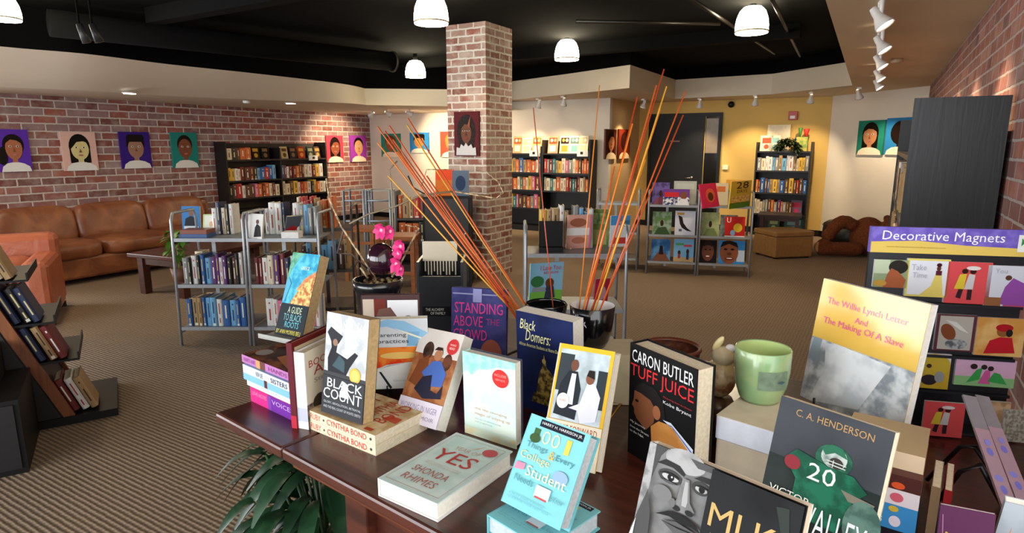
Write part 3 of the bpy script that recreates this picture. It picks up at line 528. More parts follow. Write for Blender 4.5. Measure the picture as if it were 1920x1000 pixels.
def leafmb(mb, p, d, L, w, mat, droop=.4, n=5, updir=(0, 0, 1)):
    d = Vec(d).normalized(); upv = Vec(updir); s = d.cross(upv)
    if s.length < .05: s = Vec((1, 0, 0))
    s.normalize(); vs = []; p = Vec(p)
    for i in range(n+1):
        t = i/n; c = p+d*L*t+Vec((0, 0, -droop*L*t*t)); ww = w*math.sin(math.pi*min(.97, .08+t*.92))**.8; k = Vec((0, 0, .25*ww))
        vs += [(c-s*ww+k)[:], c[:], (c+s*ww+k)[:]]
    fs = []
    for i in range(n): fs += [(3*i, 3*i+1, 3*i+4, 3*i+3), (3*i+1, 3*i+2, 3*i+5, 3*i+4)]
    mb.add(vs, fs, mat, True)
GARL = M('2a3a16', .6, 0, .3, 30); mb = MB(); rg = random.Random(4)
for i in range(260):
    t = rg.random(); x = xa+.3+(xb-xa-.5)*t; z = zy[4]+.02+.17*math.sin(math.pi*(.1+.85*t))+rg.uniform(-.09, .03); a = rg.uniform(0, 6.3)
    leafmb(mb, (x, yf+.03+rg.uniform(-.05, .05), z), (math.cos(a), math.sin(a), rg.uniform(-.6, .4)), .09, .018, GARL, .3, 3)
tag(mb.build('garland'), 'dark green leafy garland draped over the yellow wall bookcase', 'garland')
# tall black bookcase at the right brick wall (faces -x), near end panel towards the viewer
q = onx(1900, 178, XR-.02); yn = q[1]; xl = ony(1715, 185, yn)[0]; zt = q[2]; dep = XR-.02-xl; LEN = 2.7
u = (0, -1); org = (xl, yn+LEN, 0); zr = [onx(1668, py, xl+.01)[2] for py in (500, 360)]
zr = [.15, .47, .79, 1.13, 1.46]
bookcase('bookcase', 'tall black wood bookcase standing end-on along the right brick wall', org, u, (1, 0), LEN, zt, dep, zr, BLACKWOOD, ztop=zt-.1)
G4 = 'books on the tall bookcase by the right brick wall'
for zi, nm in ((zr[3], 'upper shelf'), (zr[2], 'middle shelf'), (zr[1], 'lower shelf')):
    fill((xl, yn+LEN-.03, zi), u, (1, 0), LEN-.06, 15, (.2, .27), nm+' of right wall bookcase', G4, ['tan', 'cream', 'grey', 'black', 'navy', 'white', 'brown', 'pink'], side='far end', d=.18, inset=.004)
for i, (y, c) in enumerate(((yn+.1, 'c8a890'), (yn+.55, '1c1c1e'), (yn+1.05, '2a2420'))):
    faceout(frm((xl+.05, y+.25, zr[4]+.001), (0, -1, 0), (.2, 0, .98)), .2, .26 if i == 0 else .22, .02, ['pale pink book facing out on top shelf of the tall right bookcase, nearest the panel', 'black book facing out in the middle of the tall right bookcase top shelf', 'dark brown book facing out at the far end of the tall right bookcase top shelf'][i], [('r', 0, 0, 1, 1, c), ('r', .2, .5, .8, .8, '8a7a6a')], G4)
# ------------------------------------------------------------------ grey steel display racks
def rack(label, p0, u, nb, bw=.56, d=.42, h=.96, zs=(.14, .47, .82), mat=METAL, group='steel display racks', legs=True):
    u = np.array(u)/np.linalg.norm(u); t = thing('display_rack', label, 'display rack', M4=frm((*p0[:2], 0), (*u, 0), (0, 0, 1)), group=group)
    for i in range(nb+1):
        x = i*bw; r = .011
        for dx in ((0,) if i in (0, nb) else (-.014, .014)):
            MB().tube([(x+dx, .0, 0), (x+dx, .03, h-.05), (x+dx, .06, h), (x+dx, d-.06, h), (x+dx, d-.03, h-.05), (x+dx, d, 0)], r, mat, 6).build('end_frame', t)
        MB().tube([(x, .01, .1), (x, d-.01, .1)], .008, mat, 6).build('cross_bar', t)
    for z in zs:
        for i in range(nb):
            b = MB(); y0 = .03*z/h; b.box(i*bw+.012, y0+.002, z-.008, (i+1)*bw-.012, d-y0, z, mat); b.box(i*bw+.012, y0-.006, z-.02, (i+1)*bw-.012, y0+.004, z+.006, mat); b.build('shelf', t)
    for i in range(nb): MB().box(i*bw+.2, d/2-.004, .06, i*bw+.23, d/2+.004, zs[-1]-.02, mat).build('centre_strut', t)
    return t
RU = (.861, .509); RV = (-.509, .861)
def P(p0, x, y, z, u=RU, v=RV): return (p0[0]+u[0]*x+v[0]*y, p0[1]+u[1]*x+v[1]*y, z)
pA = onz(341, 648, 0); bw = .545
rack('grey steel two bay display rack in front of the leather sofa', pA, RU, 2, bw, h=1.01)
PA1 = ['teal', 'white', 'light blue', 'grey', 'cream', 'navy', 'blue', 'purple', 'brown', 'white', 'black']; G5 = 'books on the left steel rack'
for bay, z, n, hr, nm, pal, le in ((0, .14, 11, (.2, .23), 'lower shelf, left bay', ['blue', 'white', 'blue', 'navy', 'tan', 'black', 'light blue', 'white'], 0), (0, .47, 14, (.2, .24), 'upper shelf, left bay', PA1, 0), (1, .14, 9, (.2, .24), 'lower shelf, right bay', ['red', 'white', 'pink', 'navy', 'cream', 'white'], -16), (1, .47, 13, (.2, .24), 'upper shelf, right bay', ['dark red', 'brown', 'white', 'grey', 'white', 'purple', 'cream', 'navy', 'blue'], 0)):
    fill(P(pA, bay*bw+.04+(.06 if le else 0), .02, z), RU, RV, bw-.09-(.04 if le else 0), n, hr, nm+', left steel rack', G5, pal, lean_end=0, d=.15, inset=.015)
    if bay == 0 or z == .47: fill(P(pA, bay*bw+.04, .21, z), RU, RV, bw-.3, 3, (.19, .22), 'behind %s, left steel rack' % nm, G5, pal, d=.12, stuff=True)
zA = .821
def gface(L, c1, c2, dark='20242c'): return [('r', 0, 0, 1, 1, c1), ('p', [(.1, .1), (.2, .5), (.5, .62), (.8, .5), (.9, .1)], dark), ('e', .5, .72, .12, .12, c2), ('r', .1, .05, .9, .2, L)]
A_ = [((340, 387), (374, 387), (342, 425), .2, 'book with a dark suited man on blue, back left atop the left steel rack', gface('c8ccd0', '3a78b4', '8a5a40'), .18), ((381, 402), (412, 402), (380, 445), .155, 'small pale green framed card facing out atop the left steel rack', [('r', 0, 0, 1, 1, 'c8d8a0'), ('r', .1, .07, .9, .93, 'e8e8dc'), ('e', .5, .5, .12, .14, 'e0b890')], .06),
      ((466, 400), (494, 402), (463, 447), .185, 'white book with a standing suited man atop the left steel rack', [('r', 0, 0, 1, 1, 'd8d6d2'), ('p', [(.45, .05), (.5, .45), (.62, .6), (.85, .5), (.95, .1)], '1c1c20'), ('e', .65, .68, .1, .09, '6a4a3a')], .06), ((538, 407), (565, 405), (533, 446), .165, 'red and grey book facing out at the right end atop the left steel rack', [('r', 0, 0, 1, 1, '5a5c64'), ('p', [(0, 0), (1, 0), (1, .3), (.5, .5), (0, .3)], 'b82a2c')], .06)]
for TL, TR, L, h, lab, art, dz in A_:
    a, U, V, w, hh = frame_top(TL, TR, L, h, zA, .015); faceout(frm(a, U, V), w, hh, .015, lab, art, 'books displayed on the left steel rack')
for x0, n, nm, pal in ((.19, 5, 'the front row atop the left bay', ['cream', 'navy', 'black', 'white', 'grey']), (.60, 4, 'the front row atop the right bay', ['yellow', 'white', 'orange', 'navy', 'white']), (.82, 5, 'pale row atop right bay', ['white', 'grey', 'white', 'light blue'])):
    fill(P(pA, x0, .24, zA), RU, RV, .16 if x0 < .8 else .19, n, (.2, .25), nm+' of left steel rack', G5, pal, d=.13)
t = tag(MB().box(0, 0, 0, .21, .15, .03, M('3a5a8c', .4)).box(.005, .01, .004, .205, .155, .026, PAGES).build('book', M4=frm(P(pA, .03, .06, zA+.001), (*RU, 0), (0, 0, 1))), 'blue book lying flat at the left end atop the left steel rack', 'book', 'flat books on the left steel rack')
t = tag(MB().box(0, 0, 0, .2, .14, .03, M('8a4a34', .4)).box(.005, .01, .004, .195, .145, .026, PAGES).build('book', M4=frm(P(pA, .04, .06, zA+.032), (*RU, 0), (0, 0, 1))), 'brown book lying flat on the blue one at the left rack end', 'book', 'flat books on the left steel rack')
t = tag(MB().box(0, 0, 0, .13, .1, .05, WHITE).build('leaflet_box', M4=frm(P(pA, .81, .03, zA+.001), (*RU, 0), (0, 0, 1)), bevel=.003), 'small white box on the left steel rack right of the white book', 'box')
# trailing plant at the rack's left end
mb = MB(); rg = random.Random(9); IVY = M('5a8a2a', .45, 0, .25, 25)
for i in range(60):
    c = atd(rg.uniform(315, 352), rg.uniform(432, 482), 4.95); a = rg.uniform(0, 6.3); leafmb(mb, c, (math.cos(a), math.sin(a), rg.uniform(-.5, .5)), .07, .02, IVY, .4, 3)
q = onz(330, 540, .42); t = thing('ivy_plant', 'light green trailing plant on the coffee table behind the left steel rack', 'plant', (atd(332, 460, 5.0)[0], atd(332, 460, 5.0)[1], .42))
o = mb.build('foliage', t); o.matrix_parent_inverse = Matrix.Translation(-t.location); MB().lathe([(.05, 0), (.07, .11), (.062, .11), (.04, .02)], M('6a4030', .6), 18).build('pot', t); MB().tube([(0, 0, .05), (0, 0, .28)], .006, IVY).build('stem', t)
# dark rack seen end-on behind it
pB = np.array(P(pA, 1.17, .32, 0)); uB = np.array((-.12, .99)); vB = np.array((-.99, -.12)); 
BU = (.8, .6); BV = (-.6, .8)
rack('dark bronze steel rack behind the right end of the left rack', onz(562, 610, 0), BU, 1, .47, .42, 1.0, (.14, .47, .82), DMETAL)
pB = onz(562, 610, 0); G6 = 'books on the dark bronze rack'
fill(P(pB, .03, .02, .821, BU, BV), BU, BV, .3, 8, (.22, .27), 'top shelf of the dark bronze rack', G6, ['red', 'cream', 'orange', 'black', 'white', 'dark red', 'tan'], d=.16)
fill(P(pB, .03, .02, .471, BU, BV), BU, BV, .4, 7, (.2, .26), 'middle shelf of the dark bronze rack', G6, ['grey', 'tan', 'light blue', 'brown', 'black'], d=.16)
# centre rack (behind the sticks)
pC = onz(985, 702, 0); bc = .655
rack('grey steel display rack in the centre behind the bamboo sticks', pC, RU, 1, bc, .4, .99, (.14, .44, .81))
G7 = 'picture books on the centre steel rack'
kid = lambda sky, a, b, c: [('r', 0, 0, 1, 1, sky), ('p', [(0, 0), (1, 0), (1, .3), (.5, .35), (0, .28)], a), ('e', .6, .5, .13, .12, '6a4028'), ('p', [(.45, .12), (.5, .42), (.72, .42), (.78, .12)], b), ('e', .22, .55, .2, .14, c)]
facepx((995, 495), (1057, 491), (993, 540), .285, .452, 'blue picture book with a family and car, front of the centre steel rack', kid('8ac0dc', '7ab84a', '3a3c50', '3a7a4a')+[('t', 'I Love You', .3, .82, .9, .94, 'd04050'), ('t', 'BECAUSE', .4, .73, .85, .79, 'd04050'), ('p', [(.05, .3), (.1, .42), (.45, .4), (.5, .3)], '9098a0')], G7)
facepx((1065, 404), (1110, 403), (1063, 440), .235, .812, 'pink and white paperback facing out atop the centre steel rack', [('r', 0, 0, 1, 1, 'd8a090'), ('r', 0, .4, 1, .62, 'e8e4e0'), ('e', .45, .78, .35, .13, 'a06048'), ('r', .93, 0, 1, 1, 'e07090'), ('e', .5, .25, .3, .1, 'b87058')], G7)
facepx((1013, 396), (1048, 395), (1013, 420), .17, .85, 'white framed photo card facing out in a black holder on the centre rack', [('r', 0, 0, 1, 1, 'd8dcd4'), ('r', .15, .25, .85, .9, ('586858', 'a8a8a0', 60)), ('r', .55, .4, .8, .8, 'a04a3a')], G7)
facepx((1106, 392), (1142, 393), (1105, 440), .26, .812, 'green landscape picture book at the right atop the centre steel rack', [('r', 0, 0, 1, 1, ('7a8a4a', '5a7038', 12)), ('r', .1, .05, .9, .45, 'a0a060'), ('r', .15, .6, .85, .9, ('9ab070', '4a6a3a', 20))], G7)
facepx((1146, 405), (1182, 404), (1144, 440), .22, .812, 'blue and white book facing out behind the orange sticks on the centre rack', [('r', 0, 0, 1, 1, 'd8dce0'), ('r', 0, .7, 1, 1, '4a90c8'), ('r', .1, .1, .9, .3, 'c84040')], G7)
facepx((1118, 524), (1144, 522), (1114, 560), .2, .452, 'dark pink picture book seen through the orange sticks on the centre rack', [('r', 0, 0, 1, 1, 'a02a48'), ('e', .5, .5, .3, .25, 'b890a0')], G7)
fill(P(pC, .1, .25, .811), RU, RV, .2, 5, (.22, .3), 'the back row atop the centre steel rack', G7, ['tan', 'yellow', 'grey', 'white'], d=.14)
fill(P(pC, .33, .26, .811), RU, RV, .14, 4, (.22, .29), 'the inner back row atop the centre steel rack', G7, ['grey', 'white', 'light blue'], d=.14)
fill(P(pC, .06, .25, .441), RU, RV, .2, 4, (.2, .26), 'shaded shelf', G7, ['orange', 'dark red', 'black'], d=.14, stuff=True)
t = thing('card_holder', 'black acrylic card holder atop the left side of the centre rack', 'holder', M4=frm(P(pC, .09, .1, .812), (*RU, 0), (0, 0, 1)))
MB().box(0, 0, 0, .16, .07, .03, BLACK).build('tray', t); MB().box(0, .06, .03, .16, .07, .2, BLACK).build('back_plate', t)
# right rack of picture books
pD = onz(1211, 513, 0); uD = (onz(1403, 522, 0)-pD)[:2]; uD = uD/np.linalg.norm(uD); vD = np.array((-uD[1], uD[0])); bd = np.linalg.norm((onz(1403, 522, 0)-pD)[:2])/2
rack('grey steel display rack of picture books in front of the black door', pD, uD, 2, bd, .42, .98, (.15, .47, .82))
rack('narrow grey steel rack end beside the picture book rack, behind the sticks', P(pD, -.62, .12, 0, uD, vD), uD, 1, .5, .42, .98, (.15, .47, .82))
G8 = 'picture books on the right steel rack'
def shelfface(x, z, w, h, lab, art): faceout(frm(P(pD, x, .05, z+.002, uD, vD), (*uD, 0), (*(vD*.2), .98)), w, h, .012, lab, art, G8)
sc = lambda a, b, c, s=14: [('r', 0, 0, 1, 1, (a, b, s)), ('p', [(.1, 0), (.3, .3), (.7, .34), (.95, 0)], c), ('e', .5, .5, .09, .14, '3a2418')]
shelfface(.05, .47, .22, .27, 'green jungle picture book, upper left of the right steel rack', sc('8aa08a', '5a7a4a', '3a5030'))
shelfface(.31, .47, .23, .285, 'white picture book with a tall black bird figure on the right steel rack', [('r', 0, 0, 1, 1, 'c8ccd8'), ('p', [(.15, .82), (.35, .75), (.42, .5), (.6, .3), (.85, .15), (.6, .18), (.35, .3), (.25, .45)], '241a16'), ('r', .1, .83, .45, .93, 'b89040'), ('r', .2, .15, .35, .25, '5a5a6a')])
shelfface(.05, .15, .22, .26, 'blue picture book with a brown mountain and dark figure, lower shelf of right rack', [('r', 0, 0, 1, 1, ('2a5c94', '5a90c0', 8)), ('p', [(.05, 0), (.3, .35), (.5, .45), (.75, .35), (1, 0)], '7a4a34'), ('p', [(.4, .3), (.45, .7), (.6, .7), (.65, .3)], '1c1414')])
shelfface(.31, .15, .23, .27, 'sky blue picture book with small children and colour letters, lower shelf of right rack', [('r', 0, 0, 1, 1, '78b0d8'), ('r', 0, 0, 1, .2, 'c0a070'), ('r', .1, .72, .5, .82, '4a9a5a'), ('r', .5, .66, .9, .76, 'c04a5a'), ('e', .28, .4, .07, .1, '3a2418'), ('e', .7, .45, .07, .12, '3a2418'), ('r', .22, .15, .34, .34, 'a03a3a'), ('r', .64, .1, .76, .35, '2a3a5a')])
shelfface(bd+.03, .47, .2, .275, 'pale olive picture book with children playing on the right steel rack', sc('a0a878', '8a9868', '6a7a4a'))
shelfface(bd+.24, .47, .19, .25, 'grey picture book behind the red one on the right steel rack', sc('7a8480', '5a625e', '4a504c'))
faceout(frm(P(pD, bd+.29, .03, .472, uD, vD), (*uD, 0), (*(vD*.2), .98)), .22, .235, .01, 'red and yellow picture book facing out on the right steel rack', [('r', 0, 0, 1, 1, 'c02820'), ('e', .65, .45, .22, .22, 'e0b830'), ('t', 'U', .1, .7, .3, .95, 'f0e8e0'), ('e', .4, .2, .12, .14, '8ab0d8'), ('r', 0, 0, 1, .05, 'e8e0d8')], G8)
facew = lambda bg, skin: [('r', 0, 0, 1, 1, bg), ('e', .5, .5, .34, .42, skin), ('p', [(.22, .7), (.3, .9), (.5, .96), (.7, .9), (.78, .7), (.5, .78)], '2a1a14'), ('e', .38, .58, .06, .03, '1a1210'), ('e', .62, .58, .06, .03, '1a1210'), ('p', [(.5, .55), (.42, .4), (.58, .4)], '6a3824'), ('e', .5, .28, .15, .06, '7a2c24'), ('e', .5, .29, .11, .025, 'e8dcd0')]
shelfface(bd+.02, .15, .2, .27, 'dark picture book with a smiling face on the lower shelf of the right rack', facew('1c1214', '6a4030'))
faceout(frm(P(pD, bd+.24, .05, .152, uD, vD), (*uD, 0), (*(vD*.2), .98)), .29, .27, .012, 'picture book with one big face on blue at the rack bottom right', [('r', 0, 0, 1, 1, '3a88c8'), ('r', .7, .1, 1, .6, 'b8c8d8')]+[(k[0],)+tuple(k[1:]) for k in []]+[('e', .4, .5, .36, .52, '8a5034'), ('p', [(.06, .7), (.15, .95), (.4, 1), (.68, .92), (.75, .7), (.4, .86)], '20140e'), ('e', .27, .62, .07, .04, '140c0a'), ('e', .53, .62, .07, .04, '140c0a'), ('e', .42, .42, .09, .07, '6a3824'), ('e', .42, .22, .17, .06, '6a2018'), ('e', .42, .23, .12, .022, 'e8dcd0')], G8)
zt = .822
def topface(x, y, w, h, lab, art): faceout(frm(P(pD, x, y, zt, uD, vD), (*uD, 0), (*(vD*.25), .968)), w, h, .012, lab, art, G8)
topface(.03, .16, .2, .26, 'purple blue picture book, back left atop the right steel rack', sc('4a3a6a', '6a5a9a', '8a4a5a'))
topface(.28, .18, .26, .28, 'pale grey picture book standing at the back atop the right steel rack', [('r', 0, 0, 1, 1, 'a8aca4'), ('r', .1, .1, .9, .9, 'b4b8ae')])
topface(.16, .06, .3, .19, 'wide red and blue picture book with a footballer atop the right steel rack', [('r', 0, 0, 1, 1, '6a3c8a'), ('r', 0, 0, 1, .5, ('e0e0e0', '20306a', 30)), ('r', .05, .5, .6, .8, 'c02c34'), ('e', .78, .6, .13, .24, '7a4a34'), ('p', [(.6, 0), (.65, .4), (.92, .4), (1, 0)], 'd8d8dc')])
a, U, V, w, h = frame_top((1311, 346), (1342, 343), (1314, 365), .27, .822, .012); faceout(frm(a, U, V), w, h, .012, 'hot pink picture book with a girl, tilted atop the right steel rack', [('r', 0, 0, 1, 1, 'd02858'), ('e', .55, .5, .28, .3, 'e0604a'), ('e', .55, .45, .16, .18, '5a2c1c')], G8)
a, U, V, w, h = frame_top((1372, 341), (1410, 338), (1370, 360), .3, .822, .012); faceout(frm(a, U, V), w, h, .012, 'yellow picture book numbered 28 atop the right end of the right rack', [('r', 0, 0, 1, 1, 'd8b83a'), ('r', 0, 0, 1, .2, '5a8a2a'), ('t', '28', .25, .72, .85, .97, '201a2a'), ('t', 'DAYS', .3, .56, .8, .68, '30242a'), ('r', .05, .22, .95, .45, ('c8903a', 'e8d080', 40))], G8)
topface(bd+.16, .2, .16, .26, 'small cream picture book behind the pink one atop the right rack', [('r', 0, 0, 1, 1, 'c8b89a'), ('r', .2, .6, .8, .85, 'c86a3a')])
topface(bd+.3, .24, .22, .3, 'orange topped picture book at the back atop the right rack', [('r', 0, 0, 1, 1, '7a8a9a'), ('r', 0, .6, 1, 1, 'd89a3a')])
# ------------------------------------------------------------------ seating
def cushion(mb, c, s, mat, e=.35): return mb.ell(c, s, mat, 28, 16, e)
sx = -7.45; sy0, sy1 = 2.55, 5.5
t = thing('leather_sofa', 'three seat tan leather sofa along the left brick wall', 'sofa', (sx, sy0, 0), math.pi/2)   # local x along the sofa (+y world), y away from the viewer (-x world)
Ls = sy1-sy0; aw = .26; cw = (Ls-2*aw)/3
MB().box(.03, .05, .06, Ls-.03, .98, .3, LEATHER).build('base', t, bevel=.03)
for i in range(3):
    x = aw+cw*(i+.5); cushion(MB(), (x, .4, .375), (cw/2+.005, .42, .1), LEATHER, .4).build('seat_cushion', t)
    o = MB(); o.ell((0, 0, 0), (cw/2+.01, .15, .24), LEATHER, 28, 16, .45); o = o.build('back_cushion', t); o.location = (x, .72, .59); o.rotation_euler = (math.radians(-14), 0, 0)
MB().box(.05, .82, .1, Ls-.05, 1.02, .77, LEATHER).build('back_frame', t, bevel=.06)
for x in (0, Ls-aw): cushion(MB(), (x+aw/2, .5, .32), (aw/2, .5, .27), LEATHER, .35).build('armrest', t)
for x in (.1, Ls-.16):
    for y in (.1, .85): MB().box(x, y, 0, x+.06, y+.06, .07, ESP).build('foot', t)
c0 = onz(115, 612, 0)
t = thing('armchair', 'coral vinyl armchair in front of the leather sofa at the left edge', 'armchair', (c0[0]-.02, c0[1]-.03, 0), math.radians(60))
for x in (-.72, -.19): MB().box(x, 0, .0+.04, x+.19, .8, .56, CORAL).build('armrest', t, bevel=.05)
MB().box(-.55, .02, .1, -.18, .7, .42, CORAL).build('seat', t, bevel=.05); cushion(MB(), (-.37, .33, .47), (.19, .32, .08), CORAL, .4).build('seat_cushion', t)
MB().box(-.72, .66, .05, 0, .88, .72, CORAL).build('backrest', t, bevel=.06)
for x in (-.68, -.06):
    for y in (.05, .78): MB().box(x, y, 0, x+.05, y+.05, .05, ESP).build('foot', t)
a = onz(258, 548, 0); b = onz(306, 562, 0)
t = thing('coffee_table', 'low dark wood coffee table in front of the leather sofa', 'coffee table', (-6.55, 3.35, 0), math.radians(8))
MB().box(0, 0, .39, .75, 1.15, .43, WOOD).build('table_top', t, bevel=.006); MB().box(.08, .08, .31, .67, 1.07, .389, WOOD).build('apron', t)
for x in (.06, .61):
    for y in (.06, 1.01): MB().box(x, y, 0, x+.08, y+.08, .388, WOOD).build('leg', t, bevel=.004)
# ottoman, pouf, small table, toy bear
a = onz(1452, 487, 0); b = onz(1522, 484, 0); ow = np.linalg.norm((b-a)[:2])
t = thing('storage_ottoman', 'tan leather ottoman box beside the yellow wall bookcase', 'ottoman', a, math.atan2(b[1]-a[1], b[0]-a[0]))
OT = M('a07848', .5, 0, .1, 20); MB().box(0, 0, .02, ow, .5, .3, OT).build('box_body', t, bevel=.015); MB().box(-.008, -.008, .302, ow+.008, .508, .37, OT).build('lid', t, bevel=.015)
for x in (.03, ow-.07):
    for y in (.03, .43): MB().box(x, y, 0, x+.04, y+.04, .03, BLACK).build('foot', t)
c = onz(1573, 470, 0); c = c+np.array((.1, .35, 0)); t = thing('pouf', 'round black leather pouf under the toy bear', 'pouf', c)
MB().lathe([(.3, 0), (.36, .02), (.37, .2), (.36, .36), (.3, .4), (.05, .41)], M('22201c', .45), 36).build('pouf_body', t); MB().lathe([(.372, .33), (.376, .335), (.372, .34)], BLACK, 36, cap=False).build('piping', t)
FUR = M('7a3c14', .95, 0, .3, 60, bump=1.0)
bc = c+np.array((.2, -.68, 0)); t = thing('teddy_bear', 'giant brown plush bear slumped beside the black pouf', 'toy bear', bc)
mb = MB(); E_ = lambda x, y, z, a, b, c, r=None: mb.ell((x, y, z), (a, b, c), FUR, 16, 10, 1, r)
E_(.05, .05, .34, .27, .25, .34); E_(.42, .0, .5, .2, .19, .18); E_(.3, .03, .67, .06, .05, .06); E_(.56, .03, .64, .06, .05, .06); E_(.4, -.17, .46, .1, .09, .08)
for k in range(6): t_ = k/5; E_(-.2-.3*t_, -.1-.12*t_, .55-.0*t_+.08*math.sin(t_*3)-.2*t_*t_, .11, .11, .11)
for k in range(6): t_ = k/5; E_(-.1-.42*t_, -.2-.2*t_, .14, .13, .12, .12)
for k in range(5): t_ = k/4; E_(.2+.1*t_, -.2-.42*t_, .14, .13, .12, .12)
E_(-.55, -.42, .17, .12, .1, .15); E_(.31, -.66, .17, .12, .09, .15); E_(.3, -.05, .4, .1, .12, .2)
o = mb.build('plush_body', t); r = o.modifiers.new('merge', 'REMESH'); r.mode = 'VOXEL'; r.voxel_size = .025; r.use_smooth_shade = True
for x in (-.08, .08): MB().ell((x+.42, -.17, .56), (.018, .014, .018), BLACK, 10, 6).build('eye', t)
MB().ell((.4, -.26, .49), (.035, .02, .025), BLACK, 10, 6).build('nose', t)
for p in ((-.62, -.47, .17), (.31, -.74, .17)): MB().ell(p, (.06, .03, .09), M('b08050', .95), 12, 8).build('foot_pad', t)
t.scale = (.85, .85, .8)
t = thing('side_table', 'small dark red table beside the yellow wall bookcase', 'table', onz(1416, 470, 0), .1); RW = M('3a1612', .35)
MB().box(0, 0, .5, .58, .5, .53, RW).build('table_top', t); MB().box(.05, .05, .44, .53, .45, .499, RW).build('apron', t)
for x in (.03, .5):
    for y in (.03, .42): MB().box(x, y, 0, x+.05, y+.05, .5, RW).build('leg', t)
# clutter between the rack and the column: empty steel frames, stools, shelf unit, dark cabinet
for i, (x0, x1, D, lab) in enumerate(((651, 690, 6.9, 'left empty grey steel stand frame before the brick corner'), (693, 739, 6.9, 'right empty grey steel stand frame before the brick corner'))):
    a = onz(x0, 505, 0); dd = np.array((rt[0], rt[1])); w = (x1-x0)*7.2/F; t = thing('steel_stand', lab, 'stand', M4=frm(a, (*RU, 0), (0, 0, 1)), group='empty steel stands')
    MB().tube([(0, 0, 0), (0, 0, .97), (w, 0, .97), (w, 0, 0)], .016, M('9aa4ae', .4, .4)).build('front_frame', t); MB().tube([(0, .3, 0), (0, .3, .97), (w, .3, .97), (w, .3, 0)], .014, M('9aa4ae', .4, .4)).build('back_frame', t)
    for z in (.6, .85): MB().tube([(0, 0, z), (w, 0, z)], .012, M('9aa4ae', .4, .4)).build('cross_bar', t)
    for x in (0, w): MB().tube([(x, 0, .97), (x, .3, .97)], .012, M('9aa4ae', .4, .4)).build('top_bar', t)
for i, (px, py, lab) in enumerate(((676, 528, 'orange wood stool in front of the empty steel stands'), (748, 552, 'brown wood stool beside the bookshelf near the column'))):
    a = onz(px, py, 0); t = thing('wooden_stool', lab, 'stool', M4=frm(a, (*RU, 0), (0, 0, 1)), group='wooden stools')
    MB().box(-.19, -.02, .56, .19, .36, .6, STOOLW).build('seat', t, bevel=.01)
    for x in (-.17, .13):
        for y in (0, .3): MB().box(x, y, 0, x+.04, y+.04, .559, STOOLW).build('leg', t)
    for z in (.2, .42): MB().box(-.15, .01, z, .15, .03, z+.03, STOOLW).build('stretcher', t)
a = onz(745, 512, 0); bookcase('bookshelf', 'low grey shelf unit of red books behind the pink flowers', a, RU, RV, .62, .98, .3, [.1, .38, .66], DMETAL, cat='bookshelf', ztop=.7)
G9 = 'books on the low shelf unit near the column'
fill(P(a, .03, 0, .66), RU, RV, .56, 9, (.22, .28), 'top of low shelf unit near the column', G9, ['red', 'orange', 'tan', 'brown', 'dark red', 'white'])
fill(P(a, .03, 0, .38), RU, RV, .56, 8, (.19, .24), 'middle of low shelf unit', G9, ['brown', 'black', 'tan', 'orange'], stuff=True)
a = onz(797, 540, 0); t = thing('black_cabinet', 'black cabinet standing left of the brick column behind the sticks', 'cabinet', M4=frm(a, (*RU, 0), (0, 0, 1)))
MB().box(0, 0, .05, .5, .38, .98, BLACK).build('cabinet_body', t); dr_ = MB().box(.02, -.015, .07, .48, -.001, .96, M('100f0e', .4)).build('door', t); MB().tube([(.44, -.03, .5), (.44, -.03, .62)], .006, CHROME).build('handle', dr_); MB().box(.0, 0, 0, .5, .38, .049, BLACK).build('plinth', t)
faceout(frm(P(a, .12, .12, .982), (*RU, 0), (*(np.array(RV)*.2), .98)), .2, .28, .012, 'orange covered book on the black cabinet beside the column', [('r', 0, 0, 1, 1, 'c86a2a'), ('r', 0, .6, 1, 1, 'd84a2a')], 'books on the black cabinet')
faceout(frm(P(a, .3, .1, .982), (*RU, 0), (*(np.array(RV)*.2), .98)), .18, .27, .012, 'grey blue book on the black cabinet touching the column', [('r', 0, 0, 1, 1, '5a6a80'), ('e', .5, .5, .3, .3, '2a3a5a')], 'books on the black cabinet')
# slanted wooden magazine stand at the left edge
SA = math.radians(63); pf = onz(136, 778, .05); tipb = onz(205, 757, .05)
t = thing('slanted_book_stand', 'slanted wooden book stand with black ledges at the left edge', 'book stand', (pf[0], pf[1], 0), SA)
BKX = .42; Hs = 1.12; LN = .55   # local: +x to the right (ledges), leaning away towards -x with height; y = length along the stand
side = [(-.46, .045), (0, .045), (-BKX*1.16, Hs), (-BKX*1.16-.06, Hs)]
for y in (0, LN-.025):
    b = MB(); b.add([(x, yy, z) for yy in (y, y+.025) for x, z in ((-.04, .045), (0.012, .045), (-BKX+.012, Hs), (-BKX-.05, Hs))], [(3, 2, 1, 0), (4, 5, 6, 7), (0, 1, 5, 4), (1, 2, 6, 5), (2, 3, 7, 6), (3, 0, 4, 7)], WOODL); b.build('side_rail', t)
    b = MB(); b.add([(x, yy, z) for yy in (y+.002, y+.022) for x, z in ((-.5, .045), (-.05, .045), (-BKX-.05, Hs*.98), (-BKX-.09, Hs*.98))], [(3, 2, 1, 0), (4, 5, 6, 7), (0, 1, 5, 4), (1, 2, 6, 5), (2, 3, 7, 6), (3, 0, 4, 7)], ESP); b.build('side_panel', t)
b = MB(); b.add([(x, yy, z) for yy in (.026, LN-.026) for x, z in ((-.03, .05), (-.012, .05), (-BKX-.012, Hs), (-BKX-.03, Hs))], [(3, 2, 1, 0), (4, 5, 6, 7), (0, 1, 5, 4), (1, 2, 6, 5), (2, 3, 7, 6), (3, 0, 4, 7)], ESP); b.build('back_board', t)
MB().box(-.52, -.01, 0, .21, LN+.01, .044, BLACK).build('base', t)
zl = [.05, .36, .58, .82]
